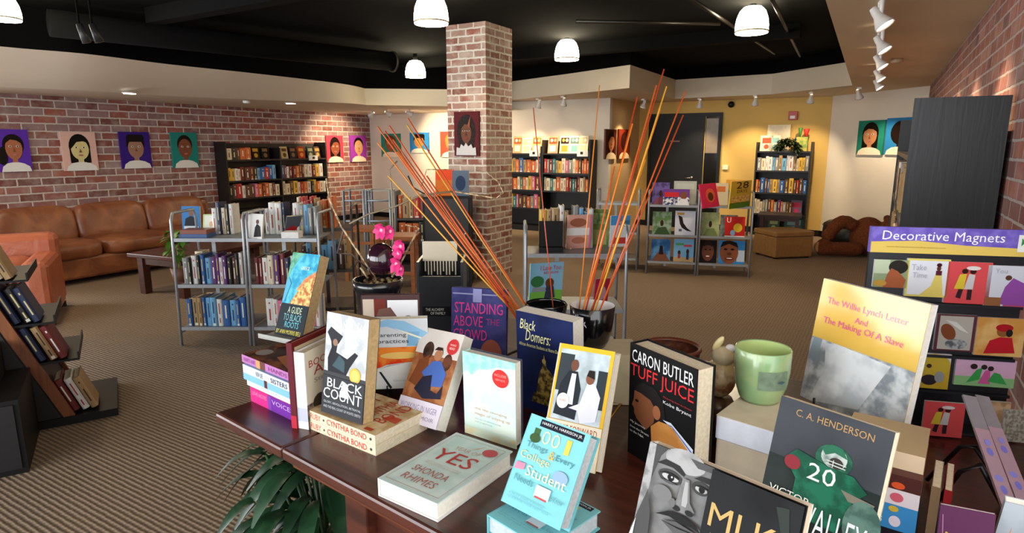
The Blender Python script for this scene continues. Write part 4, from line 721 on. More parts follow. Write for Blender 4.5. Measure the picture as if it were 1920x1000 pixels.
for z in zl[1:]:
    x = -BKX*z/Hs; MB().box(x+.008, .026, z-.012, x+.2, LN-.026, z, BLACK).build('ledge', t)
    MB().box(x+.193, .026, z, x+.2, LN-.026, z+.035, BLACK).build('lip', t)
G10 = 'books leaning on the slanted wooden stand'; cs, sn = math.cos(SA), math.sin(SA)
def SP(x, y, z): return (pf[0]+cs*x-sn*y, pf[1]+sn*x+cs*y, z)
SB = [(.05, [('dark red', .0), ('white', .045), ('tan', .085)], 'base'), (.36, [('navy', 0), ('tan', .05), ('dark red', .09)], 'lowest ledge'), (.58, [('navy', 0), ('black', .05), ('navy', .085)], 'middle ledge'), (.82, [('red', 0), ('cream', .045), ('tan', .085)], 'top ledge')]
th = math.atan2(BKX, Hs); zx = Vec((-math.sin(th), 0, math.cos(th))); R = Matrix.Rotation(SA, 3, 'Z')
for z, lst, nm in SB:
    for k, (col, off) in enumerate(lst):
        o = bpy.data.objects.new('book', unit_book(col, k)); COL.objects.link(o); m = Matrix.Identity(4); x = -BKX*z/Hs+.022+off
        ux = Vec((math.cos(th), 0, math.sin(th))); m.col[0][:3] = R @ ux*.034; m.col[1][:3] = R @ Vec((0, 1, 0))*.2; m.col[2][:3] = R @ zx*.2; m.col[3][:3] = SP(x, .04, z+.002); o.matrix_world = m
        tag(o, '%s book leaning on the %s of the slanted wooden stand, %s one' % (col, nm, ORD[k]), 'book', G10); NB[0] += 1
    m = frm(SP(-BKX*z/Hs+.16, .03, z+.002), (sn*-1, cs, 0), (*(R @ zx),)) if False else None
a = onz(55, 885, 0); t = thing('black_display_cube', 'black stepped display cabinet cut by the lower left corner', 'cabinet', (a[0], a[1], 0), SA)
MB().box(-.7, 0, 0, 0, .5, .36, BLACK).build('cabinet_body', t); MB().box(-.7, .12, .361, -.1, .5, .52, BLACK).build('upper_step', t); MB().box(-.7, -.012, .03, -.02, -.001, .34, M('1c1c1e', .4)).build('front_panel', t)

o = STUFF.build('shelf_books'); tag(o, 'rows of small spined books on the far bookcases and shaded back shelves', 'books', kind='stuff')
# ------------------------------------------------------------------ the display table
ZT = .9; TU = np.array((.9903, -.139)); TV = np.array((.139, .9903)); TA = np.array((-1.264, .797))
t = thing('display_table', 'dark mahogany drop leaf table in the foreground carrying the books', 'table', M4=frm((*TA, 0), (*TU, 0), (0, 0, 1)))
TLn, TWd = 1.5, 1.05
MB().box(.275, 0, ZT-.026, TLn, TWd, ZT, WOOD).build('table_top', t, bevel=.006)
MB().box(0, 0, ZT-.026, .272, TWd, ZT, WOOD).build('drop_leaf', t, bevel=.006)
MB().box(.29, .012, ZT-.042, TLn-.01, TWd-.012, ZT-.0265, WOODE).build('edge_moulding', t, bevel=.005)
MB().box(.45, .06, ZT-.16, TLn-.05, .085, ZT-.0425, WOOD).build('apron', t); MB().box(.45, TWd-.085, ZT-.16, TLn-.05, TWd-.06, ZT-.0425, WOOD).build('apron', t)
MB().box(.52, .052, ZT-.075, 1.3, .0595, ZT-.05, WOODE).build('drawer_rail', t, bevel=.003)
for x in (.43, TLn-.1):
    for y in (.035, TWd-.1): b = MB(); b.prism([(x, y), (x+.065, y), (x+.065, y+.065), (x, y+.065)], 0, ZT-.0425, WOOD); b.build('leg', t, bevel=.004)
MB().box(.455, .1, .62, .485, TWd-.1, .7, WOOD).build('side_rail', t)
# ------------------------------------------------------------------ big books
def book(name, label, fr, t, cover, art, spine=None, sart=(), hard=False, pages=PAGES, group=None, bcover=None, cat='book'):
    a, U, V, w, h = fr; T = thing(name, label, cat, M4=frm(a, U, V), group=group); c = .0024 if hard else .0007; o = .003 if hard else 0
    cm = inkm(cover); sm = inkm(spine or cover); bm = inkm(bcover or spine or cover)
    b = MB(); b.box(c, 0, 0, w, c, h, cm); b.box(c, t-c, 0, w, t, h, bm); b.box(0, 0, 0, c, t, h, sm); b.art(art, 0, 0, w, h, 0, .00022)
    if sart:
        s = MB().art(sart, 0, 0, h, t, 0, .00022)
        for f, mi, in zip(s.f, s.mi): pass
        s.v = [(y, t-z, h-x) for x, y, z in s.v]; off = len(b.v); b.v += s.v
        for f, mi in zip(s.f, s.mi): b.f.append(tuple(off+k for k in f)); b.mi.append(b.m(s.mats[mi])); b.sm.append(False)
    b.build('cover', T); NB[0] += 1
    MB().box(c+.0003, c+.0002, o+.0004, w-o-.0006, t-c-.0002, h-o-.0006, pages).build('page_block', T); return T
def flat(FL, FR, BR, zt, spine_front=False):
    p, q, r = onz(*FL, zt), onz(*FR, zt), onz(*BR, zt); U = q-p; w = np.linalg.norm(U); U /= w; V = np.cross((0, 0, 1), U); d = abs((r-q)@V)
    return (q, V, -U, d, w) if spine_front else (p, U, V, w, d)
def shift(f, dz): return (f[0]+np.array((0, 0, dz)), *f[1:])
GLOSS = ('d8b048',)
def remap(items, u0, su, v0, sv):
    f = lambda a, b: (u0+su*a, v0+sv*b); out = []
    for i in items:
        if i[0] == 'r': out.append(('r', *f(i[1], i[2]), *f(i[3], i[4]), i[5]))
        elif i[0] == 'e': out.append(('e', *f(i[1], i[2]), i[3]*su, i[4]*sv, *i[5:]))
        elif i[0] == 'p': out.append(('p', [f(*q) for q in i[1]], i[2]))
        else: out.append(('t', i[1], *f(i[2], i[3]), *f(i[4], i[5]), *i[6:]))
    return out
T_ = lambda s, a, b, c, d, col, sl=0: ('t', s, a, b, c, d, col, sl)
# stack of four paperbacks at the left
FLb, FRb = (471, 752), (556, 793)
z = ZT; LST = [('pink and purple spined paperback, bottom of the left table stack', .036, 'd83a80', 'c02a78', [('r', 0, 0, .45, 1, 'd82a7a'), ('r', .45, 0, 1, 1, '6a2a90'), ('r', .4, 0, .48, 1, '7a3a9a'), T_('LOVE NOTES', .05, .55, .38, .8, 'e890b8'), T_('VOICES', .5, .5, .95, .8, 'c8a0e0')]),
    ('slim white paperback in the left table stack above the pink one', .016, 'dcdcd8', 'e0e0dc', [T_('WHITE SWAN', .3, .25, .7, .7, 'a0a0a8')]),
    ('white and light blue spined paperback in the left table stack', .037, '8ab4d4', 'c0ccd8', [('r', 0, .45, 1, 1, 'ccd2da'), ('r', 0, 0, 1, .45, '7ab0dc'), ('r', .44, 0, .5, .5, '5a2c2c'), T_('NEW LIFE', .28, .55, .42, .85, '2a3040'), T_('SISTERS', .58, .55, .9, .85, '3a4050')]),
    ('brown covered paperback with lilac spine, top of the left table stack', .019, ('8a5030', '40241a', 18), 'b070a8', [('r', .38, 0, .48, 1, '6a4038'), ('r', .3, 0, .38, 1, 'c89060'), T_('HEARTS AND', .04, .25, .28, .75, '8a4a80'), T_('HANDS', .55, .25, .9, .75, '8a4a80')])]
p, q = onz(*FLb, ZT), onz(*FRb, ZT); U = q-p; Lw = np.linalg.norm(U); U /= Lw; V = np.cross((0, 0, 1), U)
for i, (lab, th, cov, sp, sa) in enumerate(LST):
    z += th; sh = (0, -.016, -.02, -.035)[i]; ln = (Lw, Lw+.012, Lw+.02, Lw+.025)[i]
    fr = (p+U*(sh+ln)+V*(.0, .002, -.003, .004)[i]+np.array((0, 0, z-ZT)), V, -U, .135, ln)
    art = [('p', [(.1, .2), (.3, .6), (.8, .5), (.9, .2), (.5, .05)], 'a8683a'), ('p', [(.2, .6), (.6, .9), (.9, .8), (.8, .62)], '3a2018'), ('e', .3, .85, .15, .1, '8a8078')] if i == 3 else []
    book('book', lab, shift(fr, .0003*i), th, cov, art, sp, sa, group='paperbacks in the left table stack')
ZS = z+.002
# map covered book standing on the stack, on a clear easel
fm = frame_bottom((515, 626), (566, 636), (550, 473), ZS+.003, .03)
book('book', 'teal coast map covered guide book standing on the left table stack', fm, .032, '1c2830', [('r', 0, .38, 1, 1, ('58b4c8', '2c8cb0', 40)), ('p', [(0, .62), (.1, .78), (.3, .95), (.5, 1), (0, 1)], ('4a8a70', '6aa890', 60)), ('p', [(.28, .38), (1, .38), (1, .75), (.72, .66), (.5, .55)], ('d8c078', 'a8603a', 90)), ('p', [(.5, .55), (.72, .66), (1, .75), (1, .8), (.65, .7), (.42, .55)], ('c87048', 'd89060', 60)), ('r', 0, 0, 1, .36, '18222a'),
    T_('A GUIDE', .3, .27, .8, .35, 'b8c8a8'), T_('TO BLACK', .2, .18, .85, .26, '78b0b8'), T_('ROOTS', .3, .1, .8, .17, '68b8c8'), T_('BY ANN MORRIS BELL', .05, .02, .95, .07, 'd8c850'), ('p', [(.02, .4), (.1, .4), (.2, .62), (.06, .7)], '58a0c0'), T_('GREECE', .45, .8, .75, .84, 'd8e8e0')], 'c0a878', hard=False, pages=TPAGES)
a, U_, V_, w_, h_ = fm; N_ = np.cross(U_, V_); t = thing('acrylic_easel', 'clear grey easel plate under the map covered book on the left stack', 'easel', M4=frm(a-U_*.02+np.array((0, 0, -.0045)), (U_[0], U_[1], 0), (0, 0, 1)))
GLS = M('a8a8a4', .12, 0, .05); MB().box(0, -.035, 0, w_+.03, .09, .003, GLS).build('tray', t); MB().box(0, -.035, .0035, w_+.03, -.032, .012, GLS).build('front_lip', t)
# white and red hardcovers standing beside the stack
a = onz(579, 807, ZT); zt_ = 1.1; Ud = onz(610, 645, zt_)-onz(573, 663, zt_); Ud /= np.linalg.norm(Ud); Vd = np.array((0, 0, 1.0)); Nd = np.cross(Ud, Vd)
hW = ony(573, 664, a[1])[2]-ZT
book('book', 'white spined hardcover with red lettering beside the left table stack', (a+np.array((0, 0, .0005)), Ud, Vd, .14, hW), .026, 'c8bea8', [T_('BOOKER', .1, .78, .9, .87, 'a03a34'), T_('ALL', .2, .66, .8, .78, 'a03a34'), T_('Stories', .2, .56, .8, .62, '8a8478'), ('r', 0, 0, 1, .32, ('2c2420', '7a6a5a', 60)), ('e', .3, .3, .16, .1, '3a302a'), ('e', .62, .28, .14, .09, '8a6a58')], 'd8d8d8', [('r', .72, 0, .9, 1, 'b0b4c4')], hard=True)
book('book', 'tall thin dark red hardcover between the left stack and white book', (a-Nd*.0265+Ud*-.004+np.array((0, 0, .0005)), Ud, Vd, .155, hW+.02), .014, '6a201c', [('r', .02, .86, .98, .98, '5a1c18'), ('r', .05, .9, .95, .94, 'a89878')], '5a2028', [('r', .85, 0, 1, 1, 'b02a3a')], hard=True)
# two identical thick paperbacks with the dark cover standing on them
th = .0215
for i in (0, 1):
    fr = flat((577, 769), (703, 818), (789, 766), ZT+2*th, True); fr = shift(fr, -th*(1-i))
    book('book', ['cream paperback with red spine lettering, lower of the identical pair', 'cream paperback with red spine lettering, upper one under the dark book'][i], shift(fr, .0004*i+.0002), th, 'd0b890', [('r', .0, .0, 1, 1, ('d4bc94', 'b89868', 30)), T_('YBUR', .1, .06, .3, .1, 'd0b890'), ] + [('p', [(.05, .1), (.12, .1), (.12, .2), (.05, .2)], 'b04028'), ('p', [(.4, .02), (.55, .03), (.55, .2), (.42, .22)], 'b84a30'), T_('RUBY', .3, .55, .9, .85, 'b83c2a'), T_('CYNTHIA', .3, .32, .92, .46, 'b83c2a'), T_('BOND', .3, .12, .92, .27, 'b83c2a')], 'dccbae', [T_('RUBY', .04, .2, .2, .8, 'c83a34'), ('e', .25, .5, .012, .12, '504038'), T_('CYNTHIA BOND', .3, .2, .88, .8, 'c83a34'), ('e', .94, .5, .015, .14, '504038')], group='identical cream paperbacks with red lettering')
fc = frame_bottom((603, 771), (680, 797), (614, 584), ZT+2*th+.0015, .03)
book('book', 'dark grey and silver paperback with gold seal standing on the cream pair', fc, .031, '3a3c40', [('r', 0, .42, 1, 1, ('c8ccd0', 'a8acb0', 25)), ('p', [(.04, .8), (.12, .86), (.28, .82), (.42, .79), (.34, .72), (.3, .7), (.28, .62), (.55, .58), (.72, .66), (.8, .64), (.62, .5), (.55, .42), (.1, .42), (.08, .55), (.16, .66), (.14, .72)], '22242a'), ('p', [(.2, .48), (.36, .6), (.5, .55), (.5, .44)], '3a5058'), ('e', .25, .715, .06, .035, '8a6a58'), T_('TOM REISS', .18, .87, .95, .93, 'e4e6e8'), ('e', .76, .44, .135, .075, 'c8a848'), ('e', .76, .44, .1, .055, 'd8bc68'), ('r', 0, 0, 1, .38, '34363a'), ('p', [(.42, .2), (.5, .36), (.6, .34), (.66, .2)], 'c8ccd0'), T_('BLACK', .12, .27, .96, .36, 'e8e8e8'), T_('COUNT', .04, .16, .96, .26, 'e8e8e8'), T_('GLORY, REVOLUTION, BETRAYAL', .06, .105, .96, .13, 'b8bcc0'), T_('AND THE REAL COUNT OF MONTE CRISTO', .06, .06, .96, .085, 'b8bcc0')], '2a2c30', pages=TPAGES)
# framed picture book, parenting book, girl photo book
ff = frame_top((676, 554), (786, 553), (678, 600), .25, ZT, .02)
book('book', 'brown edged book with two dark faces on its cover, behind the parenting book', ff, .018, '4a3434', [('r', .03, 0, .22, .96, 'b8a898'), ('r', .22, .8, .42, .96, '6a2c24'), ('r', .45, .55, .97, .95, 'd8d8dc'), ('p', [(.12, .55), (.22, .72), (.3, .86), (.5, .88), (.62, .78), (.68, .55)], '6a4c44'), ('e', .34, .76, .05, .025, '2a1c1a'), ('e', .8, .68, .15, .12, '5a4448'), ('r', .03, 0, .97, .45, '3a2a2a')], '3a2628', hard=True)
fpn = frame_top((692, 600), (801, 597), (697, 660), .185, .945, .01)
book('book', 'parenting book with blue sky and red band, behind the silver paperback', fpn, .012, 'c8ccd0', [('p', [(0, .93), (.3, 1), (.6, .97), (1, .8), (1, .62), (.62, .8), (.3, .9), (0, .88)], '8ab8d8'), ('p', [(.62, .62), (.66, .82), (.86, .82), (.8, .62)], '78a8cc'), ('p', [(.4, .88), (.7, .8), (1, .7), (1, .68), (.7, .77)], 'e0e0c8'), T_('Parenting', .1, .74, .62, .81, '30343c'), T_('practices', .12, .65, .66, .72, '30343c'), ('p', [(0, .3), (0, .61), (1, .61), (1, .38), (.5, .38)], ('c83818', 'e08030', 25)), ('e', .5, .49, .36, .05, 'e0b868'), ('p', [(0, .28), (.25, .36), (.8, .4), (1, .36), (1, 0), (0, 0)], 'd0d0cc'), ('p', [(.1, .3), (.3, .36), (.6, .38), (.3, .34)], '9aa0a4'), ('p', [(.1, .26), (.14, .26), (.32, .02), (.28, .0)], '202428'), T_('Edited by S. M.', .35, .1, .7, .14, 'a8a8a4')], 'b8bcc0')
a, U_, V_, w_, h_ = fpn; Uh = np.array((U_[0], U_[1], 0)); t = thing('book_easel', 'black wire easel under the parenting book behind the silver paperback', 'easel', M4=frm((a[0], a[1], ZT), Uh, (0, 0, 1)))
ze = a[2]-ZT-.003
for x in (.03, w_-.03): MB().tube([(x, -.012, ze+.014), (x, -.012, ze), (x, .03, ze), (x, .075, .003)], .0022, WIRE, 6).build('wire_leg', t); MB().tube([(x, .012, ze), (x, -.02, .003)], .0022, WIRE, 6).build('wire_leg', t)
fg = frame_bottom((740, 782), (818, 807), (794, 613), ZT+.001, .035)
book('book', 'photo covered paperback of a girl in a blue jumper with red sticker', fg, .034, 'd8d0d0', [('r', 0, .24, 1, .72, ('8a5030', 'a87048', 30)), ('r', 0, .72, 1, 1, 'd4ccc6'), ('e', .3, .76, .12, .1, ('30201a', '4a342a', 60)), ('e', .8, .68, .1, .09, ('4a2a20', '6a4030', 60)), ('p', [(.06, .4), (.16, .64), (.36, .72), (.42, .55), (.3, .36)], '7a4428'), ('e', .56, .73, .09, .06, 'b07858'), ('p', [(.44, .78), (.5, .82), (.62, .82), (.67, .74), (.62, .79)], '3a241a'), ('p', [(.3, .52), (.48, .66), (.66, .68), (.86, .56), (.84, .42), (.6, .4)], '4a68b0'), ('p', [(.24, .34), (.36, .48), (.56, .52), (.62, .36), (.78, .34), (.86, .44), (.9, .3), (.5, .26)], '28283a'), ('e', .83, .85, .13, .085, 'c83838'), T_('WORLD', .76, .86, .9, .88, 'f0d8d0'), T_('READ', .77, .82, .89, .845, 'f0d8d0'), ('r', 0, 0, 1, .24, 'd0c8d4'), T_('WORKING IN NIGER', .05, .13, .92, .19, '8a7a98'), T_('A MEMOIR', .3, .05, .9, .09, '8a8098')], 'c8c0b8', pages=WPAGES)
# standing-above book, navy book, teal watercolour book, yellow framed book
fs = frame_top((847, 539), (950, 545), (846, 640), .235, ZT, .02)
book('book', 'violet blue book with pink block title and a smiling man', fs, .02, '2c2c5c', [('r', 0, .2, 1, 1, ('36366c', '44447c', 20)), ('r', .02, .93, .98, .945, '8a8ab0'), T_('STANDING', .06, .72, .94, .84, 'd8408c'), T_('ABOVE', .04, .57, .58, .69, 'd8408c'), T_('THE', .64, .6, .88, .67, 'a8387c'), T_('CROWD', .04, .42, .66, .54, 'd8408c'), ('e', .74, .26, .2, .18, '9a5444'), ('p', [(.35, 0), (.5, .1), (1, .12), (1, 0)], '181828'), ('e', .67, .28, .03, .012, '2a1410'), ('e', .82, .28, .03, .012, '2a1410'), ('e', .75, .17, .08, .025, 'e0c8c0'), ('r', .4, .85, .56, 1, '8a8ab8')], '3a3a6a', hard=True, pages=WPAGES)
fd = frame_top((967, 582), (1074, 605), (969, 640), .235, ZT, .045)
book('book', 'thick navy blue book with gold lettering and gold statue', fd, .042, '16204a', [('r', 0, 0, 1, 1, ('1a2450', '121a3c', 8)), T_('Black', .08, .83, .36, .93, 'd8d498', .25), T_('Domers:', .18, .72, .62, .83, 'd8d498', .25), T_('African American Students at Notre Dame', .05, .66, .8, .695, 'c8c488', .1), ('p', [(.35, .2), (.4, .4), (.47, .5), (.5, .62), (.54, .5), (.66, .42), (.7, .3), (.62, .2)], ('a08848', '4a3a1c', 90)), ('p', [(.3, .2), (.75, .2), (.8, .1), (.25, .1)], ('8a7438', '3a2e18', 90)), ('e', .5, .55, .035, .025, 'b89c58')], 'd8d0d4', pages=WPAGES, bcover='16204a')
ft = frame_bottom((872, 811), (968, 843), (867, 658), ZT+.001, .026)
book('book', 'pale mint watercolour paperback with red round sticker standing on the table', ft, .026, 'c8dcd0', [('r', 0, .12, 1, 1, ('c4e0d8', 'd4e0d4', 18)), ('p', [(0, .74), (.08, .78), (.18, .74), (.3, .82), (.5, .85), (.66, .9), (1, .92), (1, 1), (0, 1)], ('8accc0', 'a8d8cc', 60)), ('r', 0, 0, 1, .1, ('d8cca0', 'ccd8c4', 30)), ('e', .73, .78, .155, .105, 'c83230'), T_('INCLUDES', .62, .8, .84, .83, 'e8a098'), T_('NEW NOTE', .64, .75, .82, .775, 'e8a098'), T_('the life-changing', .22, .33, .84, .37, 'd8a890'), T_('magic of tidying up', .22, .265, .9, .31, 'd8a890'), T_('the art of decluttering', .22, .215, .72, .235, 'a8b0a8'), T_('and organizing', .22, .18, .56, .2, 'a8b0a8')], 'b8dcd4', hard=True, pages=WPAGES, bcover='40404c')
fo = frame_bottom((1011, 861), (1116, 889), (1050, 643), ZT+.001, .04)
book('book', 'yellow framed photo book of two men shaking hands, behind the turquoise book', fo, .038, 'd8a828', [('r', .06, .36, .94, .96, ('b8c4cc', '98a4a8', 20)), ('r', .06, .6, .32, .92, '30383c'), ('r', .78, .5, .94, .82, '2a3238'), ('p', [(.1, .4), (.14, .66), (.26, .78), (.42, .78), (.52, .64), (.5, .38)], '20242c'), ('p', [(.28, .5), (.32, .76), (.4, .76), (.42, .5)], 'd0d4dc'), ('e', .35, .83, .07, .05, '6a4432'), ('p', [(.36, .47), (.54, .52), (.62, .7), (.76, .7), (.88, .6), (.86, .4), (.6, .36), (.52, .46)], 'd4d4e4'), ('e', .66, .74, .075, .05, '7a4c38'), ('p', [(.59, .76), (.62, .81), (.72, .81), (.74, .74)], '201814'), ('e', .24, .52, .11, .065, 'e8e4e0'), T_('SIGNED', .17, .515, .31, .535, 'c86050'), ('r', 0, .0, 1, .355, 'd8ccb4'), T_('DONNIS FORWARD', .05, .27, .93, .33, '9a3c30'), T_('HOW AMERICANS ROSE', .06, .2, .9, .24, '5a4a40')], 'c8beac', hard=True, pages=WPAGES, bcover='c8beac')
# open white hardcover lying flat
fy = flat((708, 897), (820, 945), (936, 838), ZT+.034)
book('book', 'pale green hardcover with large red YES lying flat on the table', fy, .0335, 'bccdc8', [('r', .05, .04, .95, .96, ('b4c8c2', 'c4d2cc', 25)), ('r', .06, .05, .065, .95, 'b8887a'), ('r', .935, .05, .94, .95, 'b8887a'), ('r', .06, .05, .94, .054, 'b8887a'), ('r', .06, .946, .94, .95, 'b8887a'), T_('YEAR OF', .3, .73, .72, .79, 'b89888'), T_('YES', .16, .5, .82, .69, 'b03c34'), ('e', .8, .84, .11, .065, 'b84848'), ('p', [(.52, .8), (.6, .84), (.66, .92), (.6, .86)], 'c8963c'), T_('HOW TO DANCE IT OUT, STAND IN', .22, .43, .8, .45, 'c0a89c'), T_('THE SUN AND BE YOUR OWN PERSON', .22, .4, .8, .42, 'c0a89c'), T_('SHONDA', .2, .25, .78, .34, 'a86058'), T_('RHIMES', .22, .11, .76, .2, 'a86058')], 'd4d4d4', hard=True, pages=WPAGES)
# turquoise pair
TQ = '78bcc4'
def tqart(): return [('r', .2, .9, .92, .98, '1c1c28'), T_('HARRY H. HARRISON JR.', .23, .92, .9, .96, 'd8d8d8'), T_('1', .15, .74, .25, .87, '3a5a34'), T_('00', .3, .73, .6, .88, 'b8c8a8'), T_('1', .7, .71, .78, .87, 'd0b850'), ('e', .2, .76, .09, .05, '38502c'), T_('Things', .1, .63, .46, .71, '5a8a90'), T_('Every', .62, .6, .92, .68, '4a8088'), T_('&', .5, .6, .6, .69, 'd8a850'), T_('College', .06, .5, .56, .6, 'c8c490'), ('e', .78, .47, .12, .07, '8aa4c4'), T_('Student', .24, .36, .9, .47, 'd8dcb0'), ('p', [(.04, .38), (.2, .4), (.2, .47), (.05, .46)], 'd88098'), T_('Needs', .1, .27, .42, .34, '4a8890'), ('r', .48, .2, .72, .32, 'c8d8dc'), ('r', .5, .19, .7, .21, 'b84848'), T_('to Know', .72, .22, .94, .28, '5a9098'), T_('A MUST-READ SURVIVAL', .1, .12, .7, .14, '5a98a0'), T_('GUIDE FOR YOUR FIRST YEAR', .1, .08, .8, .1, '5a98a0')]
fq = flat((913, 965), (1020, 1030), (1133, 962), ZT+.033)
book('book', 'turquoise paperback lying flat under the standing turquoise copy', fq, .0325, TQ, tqart(), '6ab0b8', [], hard=True, pages=M('b8c4c8', .7, 0, .1, 160))
f1 = frame_bottom((939, 939), (1049, 996), (997, 775), ZT+.0345, .03)
book('book', 'turquoise paperback with large white and yellow numerals leaning above its flat copy', f1, .03, TQ, tqart(), '6ab0b8', [], hard=True, pages=M('b8b8bc', .7, 0, .12, 160))
# black basketball book
fj = frame_top((1182, 642), (1308, 694), (1176, 876), .229, ZT, .04)
book('book', 'black hardcover with red and white title and a man in basketball kit', fj, .044, '121214', [T_('CARON BUTLER', .04, .85, .96, .955, 'e8e8ea'), T_('TUFF JUICE', .02, .69, .97, .83, 'd03034'), T_('My Journey from the Streets', .55, .655, .95, .67, 'd03034'), T_('Kobe Bryant', .55, .6, .95, .635, 'e8e8ea'), ('p', [(.1, .55), (.12, .64), (.22, .7), (.42, .7), (.55, .62), (.6, .46), (.5, .38), (.3, .36)], '1e1a1a'), ('p', [(.1, .6), (.09, .52), (.06, .46), (.1, .44), (.1, .4), (.14, .36), (.3, .3), (.42, .4), (.44, .52), (.36, .58), (.2, .6)], '7a4a30'), ('e', .46, .5, .06, .06, '9a6040'), ('p', [(.38, .36), (.5, .44), (.72, .46), (.95, .36), (1, .3), (1, 0), (.5, 0), (.4, .2)], ('b87a3c', 'c88c48', 20)), ('p', [(.56, .47), (.68, .48), (1, .36), (1, .3), (.72, .44)], 'd8dce8'), ('p', [(.6, .455), (.7, .46), (1, .33), (1, .315), (.7, .45)], '3a60b0'), ('e', .15, .52, .03, .012, '140e0c'), T_('My Journey', .05, .3, .3, .325, 'd8d8d8'), T_('from the Streets', .05, .26, .36, .28, 'd8d8d8'), T_('to the NBA', .05, .22, .28, .24, 'd8d8d8')], '101012', hard=True, pages=PAGES)
# big black and white portrait book
fk = frame_top((1220, 828), (1514, 950), (1186, 992), .26, ZT, .018)
G_ = lambda k: '%02x%02x%02x' % (k, k, k)
book('book', 'large black and white book cover with half a face, front centre edge', fk, .016, '141416', [('r', 0, 0, 1, 1, ('0c0c0e', '141618', 12))]+[('p', [(0, 0), (.49, 0), (.46, 1), (0, 1)], (G_(62), G_(40), 26)), ('p', [(0, .6), (.0, 1), (.05, 1), (.06, .82), (.03, .6)], (G_(150), G_(110), 60)), ('p', [(.05, .62), (.06, .84), (.1, .96), (.14, 1), (.46, 1), (.48, .55), (.12, .5)], (G_(112), G_(84), 20)), ('e', .27, .975, .14, .05, (G_(150), G_(124), 30)), ('p', [(.3, 1), (.36, .97), (.46, .975), (.46, 1)], G_(70)),
  ('p', [(.08, .925), (.14, .955), (.24, .95), (.29, .925), (.28, .912), (.2, .93), (.13, .928)], G_(34)), ('p', [(.35, .925), (.39, .945), (.46, .95), (.465, .925), (.4, .925)], G_(36)), ('e', .19, .888, .085, .03, G_(58)), ('e', .405, .895, .06, .028, G_(54)), ('e', .195, .886, .06, .014, G_(168)), ('e', .41, .892, .04, .013, G_(160)), ('e', .2, .887, .024, .0155, G_(14)), ('e', .415, .893, .02, .0145, G_(14)), ('e', .208, .891, .006, .004, G_(220)), ('p', [(.115, .89), (.15, .904), (.2, .907), (.25, .9), (.26, .89), (.2, .9), (.15, .897)], G_(24)), ('p', [(.36, .9), (.4, .908), (.455, .905), (.455, .9), (.4, .901)], G_(24)), ('p', [(.12, .868), (.2, .86), (.26, .868), (.2, .872)], G_(70)),
  ('p', [(.285, .91), (.33, .91), (.36, .82), (.4, .79), (.37, .765), (.3, .765), (.25, .78), (.27, .81)], (G_(116), G_(100), 40)), ('p', [(.305, .9), (.325, .9), (.345, .82), (.34, .795), (.31, .795), (.305, .83)], G_(150)), ('e', .28, .776, .03, .012, G_(30)), ('e', .37, .778, .028, .012, G_(28)), ('e', .25, .79, .02, .02, G_(96)), ('e', .17, .81, .07, .035, G_(104)), ('p', [(.15, .715), (.24, .752), (.33, .757), (.43, .745), (.47, .72), (.4, .728), (.33, .722), (.25, .73)], G_(20)), ('p', [(.2, .7), (.3, .722), (.44, .712), (.4, .68), (.3, .672)], G_(76)), ('p', [(.2, .7), (.32, .704), (.44, .71), (.44, .705), (.32, .697)], G_(18)), ('p', [(.0, .6), (.07, .8), (.12, .7), (.14, .55), (.05, .5)], G_(66)), ('r', 0, 0, .5, .55, G_(26)),
  ('p', [(.465, 0), (.465, 1), (1, 1), (1, 0)], ('0b0b0d', '151719', 12)), T_('MLK', .5, .775, .9, .87, 'b0935a'), T_('A CELEBRATION IN WORD AND IMAGE', .52, .73, .96, .75, 'a89878'), ('p', [(.86, .96), (.95, .8), (.98, .78), (.93, .97)], '262c28'), ('p', [(0, .56), (.03, .66), (.03, .58)], 'd8d8d8')], 'c8b8a8', hard=True)
# football book
fv = frame_top((1466, 742), (1679, 812), (1432, 896), .229, ZT, .02)
book('book', 'dark grey green paperback with a footballer in a green number 20 jersey', fv, .018, '3c4046', [('r', 0, 0, 1, 1, ('3e4248', '34383e', 8)), ('r', 0, 0, 1, .62, ('28302e', '1c2422', 14)), T_('C. A. HENDERSON', .17, .905, .86, .95, 'b08a5c')]+remap([('e', .5, .62, .17, .12, ('1e4a3a', '2e6a52', 40)), ('e', .5, .64, .12, .09, ('b8c4c0', '7a8a84', 70)), ('p', [(.38, .68), (.46, .74), (.56, .73), (.62, .66), (.5, .68), (.42, .64)], '2a6a50'), ('e', .53, .6, .065, .045, '3a3430'), ('r', .44, .6, .62, .608, 'c8d0cc'), ('r', .44, .575, .62, .583, 'c8d0cc'), ('r', .5, .56, .508, .62, 'c8d0cc'), ('p', [(.06, .5), (.16, .6), (.36, .57), (.48, .55), (.7, .55), (.84, .46), (.74, .36), (.66, .05), (.2, .05), (.2, .36)], ('1c6a50', '124c38', 40)), ('e', .14, .48, .08, .06, '8a2c34'), T_('20', .3, .4, .56, .54, 'e0e4e2'), ('p', [(.62, .42), (.92, .4), (.9, .36), (.7, .35)], '7a7466'), ('e', .85, .2, .16, .2, ('3c5850', '5a7a70', 40))], .105, .95, .25, .755)+[('r', 0, 0, 1, .3, '141a18'), T_('VICTOR', .08, .385, .47, .43, 'd8d8d0'), T_('VALLEY', .44, .22, .97, .4, 'd8dce0')], 'a89880', pages=PAGES)
